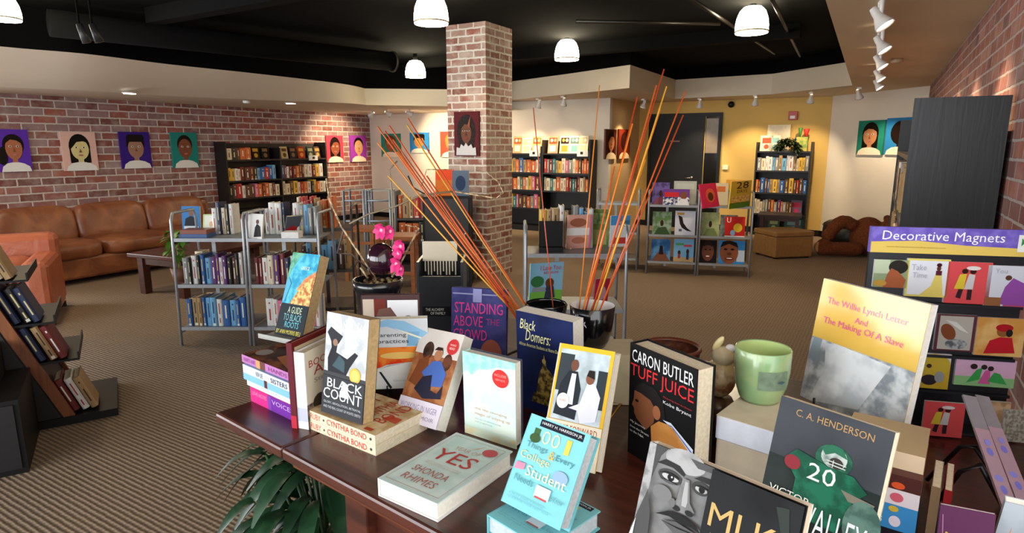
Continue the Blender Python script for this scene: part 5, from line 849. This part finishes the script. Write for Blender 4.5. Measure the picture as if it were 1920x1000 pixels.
# yellow book; marbled lower half whitened to paint in the window glare
INKCOAT[0] = .9
fw_ = frame_bottom((1500, 742), (1686, 833), (1545, 522), .985, .02)
book('book', 'tall yellow and marbled white book with pink lettering by the magnet rack', fw_, .017, 'd8b048', [('r', 0, .52, 1, 1, ('dcb654', 'd4a844', 4)), ('r', 0, .0, 1, .52, ('d0d4d8', '8a929a', 26)), ('p', [(.1, 0), (.2, .3), (.16, .5), (.32, .52), (.8, .5), (.7, .3), (.6, .1)], ('e4e8ec', 'c0c6cc', 16)), ('p', [(0, .35), (.03, .52), (.12, .52), (.1, .3)], '8a9aa4'), T_('The Willie Lynch Letter', .09, .8, .86, .865, 'd8508c'), T_('And', .4, .725, .52, .77, 'd8508c'), T_('The Making Of A Slave', .09, .64, .86, .705, 'd8508c'), ('r', .93, 0, 1, .1, 'd8a830')], 'd0d4e0', pages=WPAGES)
INKCOAT[0] = 0
a, U_, V_, w_, h_ = fw_; N_ = np.cross(U_, V_); Uh = np.array((U_[0], U_[1], 0)); t = thing('book_easel', 'black wire easel holding up the yellow and marbled book', 'easel', M4=frm(np.array((a[0], a[1], ZT))-0*N_, Uh, (0, 0, 1)))
for x in (.05, w_-.05): MB().tube([(x, -.014, a[2]-ZT+.016), (x, -.014, a[2]-ZT-.004), (x, .025, a[2]-ZT-.005), (x, .05, .16), (x, .14, .003)], .0025, WIRE, 6).build('wire_leg', t); MB().tube([(x, .022, a[2]-ZT-.006), (x, .01, .003)], .0025, WIRE, 6).build('wire_leg', t)
MB().tube([(.05, .05, .16), (w_-.05, .05, .16)], .0025, WIRE, 6).build('cross_wire', t)
# ------------------------------------------------------------------ stack at the right, small prints
fr0 = flat((1610, 829), (1735, 860), (1741, 846), ZT+.15, True); fr0 = (*fr0[:3], .12, .11)
z = ZT; RS = [('black and pink spined paperback at the bottom of the right table stack', .022, '1c1a22', [('r', 0, 0, 1, .4, 'c82a54'), T_('NEW', .3, .5, .6, .9, 'c8ccd8')]), ('bright blue spined paperback in the right table stack', .041, '3a86c0', [T_('Dreams', .36, .2, .6, .5, 'd8e4ec'), ('e', .75, .35, .07, .22, 'd8ccd8'), ('e', .72, .84, .06, .12, 'c8a838')]), ('pink and white spined paperback in the right table stack', .025, 'd8ccd2', [('r', 0, 0, .55, 1, 'd0a0b0'), ('e', .74, .5, .08, .3, 'c85a6a')]), ('maroon brown spined paperback in the right table stack', .034, '4a2420', [('e', .74, .2, .08, .16, 'd05028'), ('r', 0, .7, 1, 1, '5c3a30')]), ('sand coloured paperback at the top of the right table stack', .027, 'b8a07c', [('r', 0, 0, .5, 1, 'a89448'), ('r', .6, 0, 1, 1, 'c8b094')])]
for i, (lab, th, c, sa) in enumerate(RS):
    z += th; f = (np.array((fr0[0][0], fr0[0][1], z+.0003*(i+1))), *fr0[1:]); book('book', lab, f, th, c, [], c, sa, group='paperbacks in the right table stack', pages=TPAGES)
q0 = np.array((fr0[0][0], fr0[0][1], ZT)); Vr, Ur = fr0[1], -fr0[2]
for i, (dx, c, th, lab) in enumerate(((.012, '7a6248', .012, 'brown patterned book upright just right of the right table stack'), (.028, '8a1c20', .01, 'red spined book upright right of the brown patterned one'))):
    book('book', lab, (q0+Ur*(dx+th)+Vr*.02+np.array((0, 0, .0005)), Vr, np.array((0, 0, 1.)), .1, .1), th, c, [('r', .1, .1, .9, .9, (c, 'b89a70', 60))] if i == 0 else [], c, [])
def tilted(TL, TR, L, h, zb, t, name, lab, cat, art, cover): return book(name, lab, frame_top(TL, TR, L, h, zb, t), t, cover, art, cover, [], cat=cat, pages=WPAGES)
tilted((1764, 946), (1868, 966), (1758, 995), .13, ZT, .006, 'greeting_card', 'dark purple card with gold lettering at the lower right corner', 'card', [('e', .3, .6, .06, .14, 'a08a3a', 30), ('p', [(.05, .9), (.1, .6), (.2, .4), (.21, .42), (.12, .6), (.07, .9)], '8a5a7a'), T_('Purple', .5, .6, .9, .72, '7a4a8a', .1)], '4a2040')
tilted((1885, 941), (1990, 966), (1868, 995), .16, ZT, .01, 'book', 'pale grey paperback cut by the lower right corner of the picture', 'book', [('r', 0, 0, 1, 1, ('a8b0b8', '98a0a8', 10)), ('p', [(.2, .3), (.26, .7), (.3, .3)], 'd88a50')], 'a8b0b8')
t = thing('book_easel', 'empty black wire easel on the table below the magnet rack', 'easel')
A1 = [onz(1738, 900, ZT+.004), atd(1800, 838, 1.06), atd(1828, 838, 1.05), onz(1893, 935, ZT+.004)]; A2 = [onz(1752, 948, ZT+.004), atd(1800, 885, .98), atd(1838, 872, .97), onz(1880, 950, ZT+.004)]
t.location = A1[0]
for A in (A1, A2):
    o = MB().tube([Vec(p)-Vec(t.location) for p in A], .004, WIRE, 8).build('wire_frame', t)
# magnet rack
fb = frame_top((1637, 425), (1920, 432), (1629, 500), .432, ZT, .03); a, U_, V_, w_, h_ = fb; w_ *= 1.06; N_ = np.cross(U_, V_)
MR = frm(a, U_, V_); t = thing('magnet_rack', 'black magnet display rack with a purple and yellow header sign', 'display rack', M4=MR); MRI = MR.inverted()
def onboard(px, py):
    d = ray(px, py); s = ((a-CAM)@N_)/(d@N_); p = MRI @ Vec(CAM+d*s); return p.x, p.z
x0, z1 = onboard(1637, 425); _, z0 = onboard(1634, 473); BB = M('1a1c22', .4)
MB().box(.0, .004, 0, w_, .014, z0, BB).build('back_board', t)
for z in (onboard(1790, 732)[1]-.008, onboard(1790, 665)[1]-.008, onboard(1740, 562)[1]-.012): MB().box(0, -.006, z, w_, .0035, z+.006, BB).build('ledge', t)
MB().box(0, -.05, 0, w_, .06, .006, BB).build('base', t)
b = MB().box(-.002, .002, z0, w_, .014, h_, M('6a58b0', .5)); hw, hh = w_, h_-z0
b.art([('r', 0, 0, 1, .55, 'd8bc60'), ('p', [(0, .42), (.3, .5), (.6, .36), (1, .3), (1, 1), (0, 1)], ('6654b0', '7a6ac0', 40)), T_('Decorative Magnets', .07, .4, .84, .86, 'ecebf2', .006), T_('www.AfricanAmericanExpressions.com', .1, .2, .48, .27, 'a88a40'), ('r', .92, .18, 1, .82, 'e0e4e0'), ('p', [(.94, .4), (.94, .7), (.965, .55)], '3a8a4a'), ('r', .97, .35, .985, .7, 'a83a34'), ('r', .985, .35, 1, .7, '202020')], 0, z0, hw, hh, .0015, .0004)
b.build('header_sign', t)
CARDS = [((1640, 486), (1698, 540), 'magnet card of a seated brown figure, top row left end', [('r', 0, 0, 1, 1, '8a9a78'), ('r', 0, .5, .45, 1, 'b8c4a8'), ('e', .7, .75, .28, .25, '282420'), ('p', [(.3, 0), (.4, .5), (.5, .7), (.7, .6), (.95, .3), (.9, 0)], 'a05838'), ('e', .2, .15, .2, .12, 'b89040')]),
    ((1702, 484), (1773, 558), 'magnet card of a woman in a yellow gown on white', [('r', 0, 0, 1, 1, 'd8c868'), ('r', .05, .05, .95, .95, 'd8dce4'), ('p', [(.35, .05), (.6, .3), (.68, .6), (.82, .6), (.9, .05)], 'd8c468'), ('r', .68, .58, .82, .7, '5a2030'), ('e', .74, .76, .05, .07, '5a3020'), ('e', .74, .85, .06, .05, '40101c'), T_('Take', .1, .7, .45, .85, 'b0aebc'), T_('Time', .14, .5, .48, .64, 'b0aebc')]),
    ((1777, 490), (1850, 571), 'red magnet card of two dancing figures, top row of the rack', [('r', 0, 0, 1, 1, 'd04c50'), ('p', [(.2, .35), (.3, .7), (.45, .72), (.42, .35)], 'd0b838'), ('p', [(.42, .35), (.5, .72), (.64, .7), (.62, .35)], 'c0c0c0'), ('e', .4, .78, .07, .06, '301c18'), ('e', .58, .78, .07, .06, '301c18'), ('e', .58, .86, .16, .05, 'd8d0d0'), ('p', [(.25, .15), (.3, .35), (.4, .35), (.36, .12)], '2c2024'), ('p', [(.5, .1), (.5, .35), (.6, .35), (.6, .1)], '2c2024')]),
    ((1853, 497), (1930, 580), 'magnet card of a kneeling woman in a purple dress', [('r', 0, 0, 1, 1, 'c8ccd8'), ('p', [(.3, .1), (.4, .5), (.55, .72), (.8, .6), (1, .2), (.9, 0)], '8a4a9c'), ('e', .45, .72, .07, .06, '5a3828'), ('r', 0, 0, .35, .25, '8a5a3a'), ('r', .4, 0, 1, .08, 'b04a6a'), T_('You', .15, .82, .4, .93, 'a8acb8')]),
    ((1757, 588), (1822, 660), 'maroon edged grey magnet card with a brown oval face', [('r', 0, 0, 1, 1, '5a3038'), ('r', .08, .04, .92, .96, 'b0aca4'), ('e', .32, .52, .17, .24, '7a4428', 30), ('e', .55, .2, .28, .14, ('585c60', 'a0a4a8', 80)), ('p', [(.2, .85), (.6, .6), (.85, .5), (.5, .8)], 'd0d0cc')]),
    ((1833, 594), (1913, 670), 'orange magnet card of a figure in a red coat and hat', [('r', 0, 0, 1, 1, ('c89048', 'd8b070', 20)), ('p', [(.2, .05), (.3, .4), (.5, .5), (.75, .5), (.85, .1)], 'b8202c'), ('e', .55, .65, .13, .14, '8a5a30'), ('e', .57, .75, .18, .1, 'a81c24'), ('e', .68, .62, .07, .1, '202024')]),
    ((1722, 661), (1775, 730), 'arched yellow magnet card with small black figures', [('r', 0, 0, 1, .7, 'c0a030'), ('e', .5, .68, .5, .32, 'c0a838'), ('e', .4, .25, .25, .15, '30242c'), ('e', .7, .35, .15, .16, '909498'), ('e', .35, .65, .08, .06, '403030')]),
    ((1793, 670), (1898, 728), 'wide pink and green magnet card of three leaping dancers', [('r', 0, 0, 1, 1, 'd0a8c8'), ('r', 0, 0, 1, .35, '88b880'), ('p', [(.2, .1), (.35, .6), (.45, .7), (.42, .25)], '3a9a50'), ('p', [(.4, .1), (.5, .6), (.58, .6), (.6, .1)], 'c85a98'), ('p', [(.55, .2), (.65, .55), (.75, .5), (.88, .12)], '3a9a50'), ('e', .3, .72, .06, .1, '302428'), ('e', .47, .72, .05, .09, '302428'), ('e', .58, .68, .05, .09, '302428')])]
for TL, BR, lab, art in CARDS:
    xa_, za_ = onboard(*TL); xb_, zb_ = onboard(*BR); m = MR @ Matrix.Translation((xa_, -.003, zb_)); w, h = xb_-xa_, za_-zb_
    tag(MB().box(0, 0, 0, w, .0065, h, M('d8d8dc', .15)).art(art, 0, 0, w, h, 0, .0003).build('magnet_card', M4=m), lab, 'magnet', 'magnet cards on the rack')
def offboard(px, py, off):
    o = a+N_*off; d = ray(px, py); s = ((o-CAM)@N_)/(d@N_); p = MRI @ Vec(CAM+d*s); return p.x, p.z
for TL, BR, off, lab, art in (((1735, 752), (1800, 838), .068, 'red magnet packet of two figures lying low in front of the rack', CARDS[2][3]), ((1846, 752), (1888, 812), .058, 'brown magnet packet behind the lilac packets', [('r', 0, 0, 1, 1, ('9a7a58', 'c0a080', 50))]), ((1884, 768), (1935, 850), .064, 'clear packet of grey beads at the right frame edge', [('r', 0, 0, 1, 1, ('b0aca0', '807c70', 160))])):
    xa_, za_ = offboard(*TL, off); xb_, zb_ = offboard(*BR, off); zb_ = max(zb_, .002)
    tag(MB().box(0, 0, 0, xb_-xa_, .005, za_-zb_, M('c8c8cc', .15)).art(art, 0, 0, xb_-xa_, za_-zb_, 0, .0003).build('magnet_packet', M4=MR @ Matrix.Translation((xa_, -off, zb_))), lab, 'magnet', 'loose packets below the rack')
for i, (p1, p2, D1, D2) in enumerate((((1818, 742), (1898, 962), 1.1, .93), ((1842, 742), (1926, 952), 1.11, .94))):
    A_p, B_p = atd(*p1, D1), atd(*p2, D2); vv = A_p-B_p; L_ = np.linalg.norm(vv); vv /= L_; uu = rt-vv*(rt@vv); uu /= np.linalg.norm(uu)
    t = thing('incense_packet', 'long lilac packet leaning on the magnet rack, %s one of the pair' % ('left', 'right')[i], 'packet', M4=frm(B_p, uu, vv), group='long lilac packets')
    MB().box(-.011, 0, 0, .011, .005, L_*.68, M('b090a0', .35)).art([('e', .5, .25, .2, .05, '7a78d0'), ('e', .45, .38, .25, .04, '8a88d8'), ('e', .5, .7, .2, .05, '7a78d0'), ('e', .55, .82, .2, .04, '8a88d8')], -.011, 0, .022, L_*.68, 0, .0002).build('printed_sleeve', t)
    MB().box(-.011, .0005, L_*.681, .011, .0045, L_, M('8c8890', .15)).build('clear_end', t)
# ------------------------------------------------------------------ mugs, boxes, ornaments
zb = 1.03; fx = flat((1346, 778), (1448, 808), (1470, 790), zb); t = thing('white_box', 'white carton with cream lid under the green mug', 'box', M4=frm((fx[0][0], fx[0][1], ZT), fx[1], (0, 0, 1)))
bwid = .15; MB().box(0, 0, .0005, bwid, .15, .085, M('b8aa94', .6)).build('box_body', t, bevel=.002); b = MB().box(-.002, -.002, .0855, bwid+.002, .152, zb-ZT-.001, M('d0d4e0', .5)); b.build('lid', t, bevel=.002); MB().box(-.002, -.002, zb-ZT-.0008, bwid+.002, .152, zb-ZT, M('d8ccb4', .6)).build('lid_top', t)
GREEN = M('9ab07c', .25, 0, .1, 14, .5, c2='86a878'); GIN = M('b8cc84', .25, 0, .03)
c = onz(1424, 748, zb); t = thing('green_mug', 'pale green pottery mug with a bird panel on the white carton', 'mug', (c[0], c[1], zb+.0005), YAW-math.pi/2)
R_ = .05; MB().lathe([(.02, .0), (.034, .0), (.038, .006), (.046, .03), (.0495, .06), (.05, .1), (.0485, .102), (.047, .1)], GREEN, 40, cap=False).build('mug_body', t)
MB().lathe([(.047, .1), (.0455, .05), (.04, .012), (.001, .01)], GIN, 40, cap=False).build('mug_inside', t)
b = MB(); n = 8; vs = []
for k in range(n+1):
    an = math.radians(-28+64*k/n)
    for z in (.034, .07): rr = (.0503 if z > .05 else .0478)+.0006; vs.append((rr*math.cos(an), rr*math.sin(an), z))
b.add(vs, [(2*k, 2*k+2, 2*k+3, 2*k+1) for k in range(n)], M('7a9078', .4, 0, .2, 60), True); b.add([(.0515*math.cos(math.radians(q)), .0515*math.sin(math.radians(q)), z) for q, z in ((10, .05), (20, .047), (30, .05), (20, .053))], [(0, 1, 2, 3)], M('3a5a6a', .4)); b.build('bird_panel', t)
MB().tube([(-.048, .01, .085), (-.07, .02, .085), (-.082, .025, .06), (-.07, .02, .03), (-.046, .01, .025)], .006, GREEN, 10).build('handle', t)
c = atd(1357, 735, 1.27); t = thing('ceramic_rabbit', 'small cream and brown ceramic animal half hidden behind the black basketball book', 'ornament', (c[0]-.01, c[1], ZT)); t.scale = (.9, .9, .84)
hz = 1.0; MB().lathe([(.03, .001), (.04, .01), (.04, .09), (.03, .11)], M('4a3020', .3), 24).build('pedestal', t); b = MB(); b.ell((0, 0, .16), (.036, .03, .05), M('8a5a34', .3, c2='c8b48c', scale=30)); b.ell((.005, 0, .215), (.026, .026, .024), M('c8b898', .3)); b.build('figure_body', t)
MB().ell((-.008, 0, .245), (.008, .006, .022), M('d8c890', .3), 12, 8, 1, Matrix.Rotation(.5, 3, 'Y')).build('ear', t); MB().ell((.02, 0, .238), (.012, .006, .01), M('d8d4d0', .3), 12, 8).build('ear', t)
c = atd(1258, 660, 1.42); t = thing('woven_basket', 'round brown basket rim showing behind the black basketball book', 'basket', (c[0], c[1], ZT)); t.scale = (1, 1, .86)
BR_ = M('5a2c1a', .5, 0, .25, 60, bump=.5); MB().lathe([(.03, .001), (.045, .001), (.06, .1), (.064, .165), (.066, .17), (.062, .172), (.055, .1), (.002, .02)], BR_, 32).build('basket_body', t); MB().lathe([(.063, .165), (.068, .17), (.063, .178), (.06, .17)], M('6a3420', .4), 32, cap=False).build('rim', t)
zc_ = 1.025; c = onz(1109, 648, zc_); t = thing('cream_carton', 'tan carton under the black mug behind the yellow framed book', 'box', (c[0]+.02, c[1], ZT), YAW)
MB().box(-.05, -.06, .0005, .09, .06, zc_-ZT-.001, M('b8a888', .6)).build('box_body', t, bevel=.002); MB().box(-.051, -.061, zc_-ZT-.0009, .091, .061, zc_-ZT, M('c0b294', .6)).build('lid', t)
BMUG = M('0e0e10', .15, 0, .02, 30, .5)
t = thing('black_mug', 'tall black mug with white inside holding the right leaning sticks', 'mug', (c[0], c[1], zc_+.0005), YAW)
MB().lathe([(.02, 0), (.033, 0), (.042, .015), (.05, .05), (.0545, .1), (.053, .101)], BMUG, 40, cap=False).build('mug_body', t); MB().lathe([(.053, .101), (.049, .05), (.04, .012), (.001, .008)], WHITE, 40, cap=False).build('mug_inside', t)
MB().art([T_('K', 0, 0, 1, 1, 'c8ccd0')], -.03, .055, .016, .022, -.0465).build('letter', t)
cb = (c[0], c[1])
c2 = onz(1022, 640, ZT); c2 = atd(1024, 600, 1.55); t = thing('black_vase', 'black vase behind the navy book holding the left leaning sticks', 'vase', (c2[0], c2[1], ZT))
MB().lathe([(.03, .0005), (.045, .0005), (.04, .06), (.045, .16), (.052, .21), (.05, .212), (.04, .16), (.002, .01)], BMUG, 32).build('vase_body', t); MB().lathe([(.049, .21), (.053, .213), (.05, .217)], BMUG, 32, cap=False).build('rim', t)
# sticks
SKC = ['c85a20', 'd87a24', 'b8401c', 'd89a30', 'c04818']
LS = [(708, 238), (708, 268), (730, 236), (722, 246), (737, 262), (765, 222), (763, 234), (752, 300), (800, 330), (728, 330), (745, 285)]; RS_ = [(1245, 130), (1250, 162), (1231, 160), (1285, 172), (1281, 216), (1195, 182), (1186, 232), (1152, 312), (1238, 205), (1222, 250), (1210, 300)]
def stick(p, bpx, D1, base, lab, i, grp, r=.0019, col=None):
    A_p = atd(*p, D1); B_p = np.array(base); tag(MB().tube([A_p, (A_p+B_p)/2+np.array((0, 0, -.004)), B_p], r, M(col or SKC[i % 5], .35), 6, 1.15).build('bamboo_stick'), lab, 'stick', grp)
rg = random.Random(3); LS.sort(); RS_.sort()
for i, p in enumerate(LS):
    stick(p, None, 1.62+rg.uniform(-.06, .08), (c2[0]+(-.025+.05*i/10)*.8, c2[1]+rg.uniform(-.02, .02), 1.0), 'orange bamboo stick leaning left from the black vase, %s tip from the left' % ordn(i), i, 'left leaning bamboo sticks')
for i, p in enumerate(RS_):
    stick(p, None, 1.42+rg.uniform(-.05, .08), (cb[0]-.03+.035*i/10, cb[1]-.015+rg.uniform(-.015, .015), zc_+.035), 'orange bamboo stick leaning right from the black mug, %s tip from the left' % ordn(i), i, 'right leaning bamboo sticks')
stick((1000, 202), None, 1.5, (c2[0]+.03, c2[1], 1.02), 'lone thin red bamboo stick rising straight left of the pink paperback', 0, 'upright bamboo sticks', .0013, 'b04828'); stick((1124, 160), None, 1.5, (cb[0]-.038, cb[1], zc_+.04), 'lone orange bamboo stick rising nearly straight past the pink paperback', 1, 'upright bamboo sticks', .0015, 'c87828')
# dark flower arrangement
c = atd(709, 548, 1.62); t = thing('flower_arrangement', 'black pot with a glossy dark globe, pink flowers and bare twigs', 'flower arrangement', (c[0], c[1], ZT))
zr_ = atd(709, 522, 1.62)[2]-ZT; PK = M('14161a', .22, 0, .03, 30, .4)
MB().lathe([(.03, .0005), (.04, .0005), (.058, zr_-.03), (.064, zr_-.02), (.066, zr_), (.06, zr_), (.057, zr_-.02), (.002, zr_-.025)], PK, 36).build('pot', t)
b = MB(); rg = random.Random(5)
for k in range(90): an = rg.uniform(0, 6.3); r = .055*math.sqrt(rg.random()); b.ell((r*math.cos(an), r*math.sin(an), zr_-.02+rg.uniform(0, .012)), (.006, .006, .005), M(['6a4a30', '3a2a20', 'a88a5c', '8a7a50'][k % 4], .6), 6, 4)
b.build('moss', t)['kind'] = 'stuff'
def rel(px, py, D): p = atd(px, py, D); return (p[0]-c[0], p[1]-c[1], p[2]-ZT)
MB().ell(rel(715, 486, 1.6), (.038, .038, .042), M('28101c', .1, 0, .05, 30, .6), 28, 18).build('glass_globe', t); MB().tube([rel(700, 520, 1.6), rel(690, 505, 1.6), rel(712, 500, 1.6)], .003, M('2a1614', .3)).build('globe_stem', t)
PINK = M('d82a78', .5, 0, .2, 60); LF = M('5a7030', .5)
for px, py, s in ((716, 432, 1), (733, 434, .9), (752, 462, 1), (748, 475, .8), (744, 495, 1), (752, 504, .8)):
    b = MB(); o = Vec(rel(px, py, 1.58))
    for k in range(6): an = k*1.05; leafmb(b, o, (math.cos(an)*.7, -.4, math.sin(an)*.7), .024*s, .011*s, PINK, .2, 3, (.3, -1, .2))
    b.ell(o, (.006, .006, .006), M('e8a0b8', .5), 8, 6); b.build('flower', t)
b = MB()
for px, py in ((706, 424), (722, 424), (758, 514), (738, 508)): leafmb(b, rel(px, py, 1.6), (rg.uniform(-1, 1), -.3, .4), .03, .01, LF)
b.build('leaf', t)
TW = M('b8a078', .6, c2='6a5438', scale=120); TW2 = M('7a6a50', .5); DK_ = M('2a1c18', .4)
for pts, r, m in (([(706, 525), (680, 485), (640, 425), (618, 375), (612, 335)], .0028, TW), ([(690, 522), (676, 502)], .0028, TW), ([(735, 520), (752, 492), (786, 428), (760, 422)], .0028, TW), ([(735, 520), (737, 440), (735, 360), (730, 318), (745, 302)], .002, TW2),
                  ([(655, 420), (690, 402), (740, 388), (790, 366), (850, 359)], .0024, TW2), ([(790, 350), (800, 318), (850, 318)], .0012, TW), ([(912, 322), (935, 342), (944, 362), (930, 372), (850, 359)], .0022, TW), ([(690, 505), (660, 478), (632, 475), (645, 430), (630, 405)], .0024, DK_), ([(765, 330), (775, 352), (800, 366)], .002, DK_)):
    MB().tube([rel(px, py, 1.62) for px, py in pts], r, m, 6).build('twig', t)
# black card box with a cream divider card
cbx = frame_top((780, 492), (868, 492), (782, 560), .25, ZT, .0); a = np.array((cbx[0][0], cbx[0][1], ZT)); wb = cbx[3]; Uh = cbx[1]; Uh = np.array((Uh[0], Uh[1], 0)); Uh /= np.linalg.norm(Uh); hb = cbx[4]
t = thing('card_box', 'black upright card box behind the violet blue book', 'box', M4=frm(a+np.array((0, 0, 0)), Uh, (0, 0, 1)))
KBX = M('1c1e22', .4); MB().box(0, .14, .001, wb, .148, hb, KBX).build('back_wall', t); MB().box(0, 0, .001, .008, .139, hb, M('2c3036', .35)).build('side_wall', t); MB().box(wb-.008, 0, .001, wb, .139, hb, M('2c3036', .35)).build('side_wall', t); MB().box(.0085, 0, .001, wb-.0085, .008, hb-.045, KBX).build('front_wall', t); MB().box(.0085, .009, .001, wb-.0085, .139, .008, KBX).build('floor_plate', t)
b = MB().box(.0, 0, 0, .085, .003, .03, M('0e0e10', .3)).art([('r', .02, .05, .98, .95, '121214'), T_('THE ALCHEMY', .12, .55, .8, .85, 'b8b8b0'), T_('OF FAMILY', .3, .15, .85, .45, 'b8b8b0')], 0, 0, .085, .03, 0, .0003); b.build('label_plate', t, loc=(.016, -.0035, hb-.17)); 
t2 = thing('divider_card', 'blank cream card with comb teeth standing in the black box', 'card', M4=frm(a+Uh*.012+np.array((-Uh[1], Uh[0], 0))*.06+np.array((0, 0, hb-.052)), Uh, (0, .0, 1)))
pw = wb*.76; MB().box(0, 0, .045, pw, .002, .108, M('d4c8b0', .6, 0, .02)).build('card_face', t2)
for k in range(11): x = .006+(pw-.014)*k/10; MB().box(x, 0, -.0 if k % 3 else .012, x+.004, .002, .0449, M('d4c8b0', .6, 0, .02)).build('card_tooth', t2)
# brass stand behind the yellow framed book
a, U_, V_, w_, h_ = fo; Uh = np.array((U_[0], U_[1], 0)); Uh /= np.linalg.norm(Uh); t = thing('book_easel', 'small brass easel showing at the right of the yellow framed book', 'easel', M4=frm((a[0], a[1], ZT), Uh, (0, 0, 1)))
MB().tube([(w_*.5, .055, .003), (w_+.006, .115, .11), (w_*.5, .1, .112)], .003, BRASS, 8).build('support_arm', t); MB().tube([(w_*.5, .055, .003), (w_*.5, .16, .003)], .003, BRASS, 8).build('foot_bar', t)
# peace lily under the drop leaf
c = onz(520, 985, .5); c = np.array((c[0]+.15, c[1]+.05, 0)); t = thing('peace_lily', 'leafy dark green potted plant on the carpet under the drop leaf', 'plant', c)
MB().lathe([(.09, .001), (.12, .03), (.14, .22), (.15, .24), (.135, .24), (.12, .2), (.002, .19)], M('2a2420', .5), 32).build('pot', t); MB().lathe([(.001, .205), (.128, .206)], M('1c1410', .9), 28).build('soil', t)
PL = M('24442a', .42, 0, .3, 18, c2='183420', spec=.35); b = MB(); sb = MB(); rg = random.Random(12)
for k in range(230):
    an = rg.uniform(0, 6.283); rr = rg.uniform(.02, .17); z = rg.uniform(.3, .76); o = Vec((rr*math.cos(an), rr*math.sin(an), z)); el = rg.uniform(-.1, .7)
    if k % 3 == 0: sb.tube([(.02*math.cos(an), .02*math.sin(an), .2), (rr*.5*math.cos(an), rr*.5*math.sin(an), .2+(z-.2)*.6), o[:]], .004, M('2a4a26', .4), 5)
    leafmb(b, o, (math.cos(an), math.sin(an), el), rg.uniform(.12, .2), rg.uniform(.017, .028), PL, .8, 7)
for v in range(len(b.v)):
    if b.v[v][2] > .85: b.v[v] = (b.v[v][0], b.v[v][1], .85)
b.build('foliage', t); sb.build('stem', t)
for o in bpy.data.objects:
    if 'label' in o and not 4 <= len(o['label'].replace('-', ' ').split()) <= 16: print('LONG', o.name, o['label'])
print('BOOKS', NB[0], 'OBJ', len(bpy.data.objects))
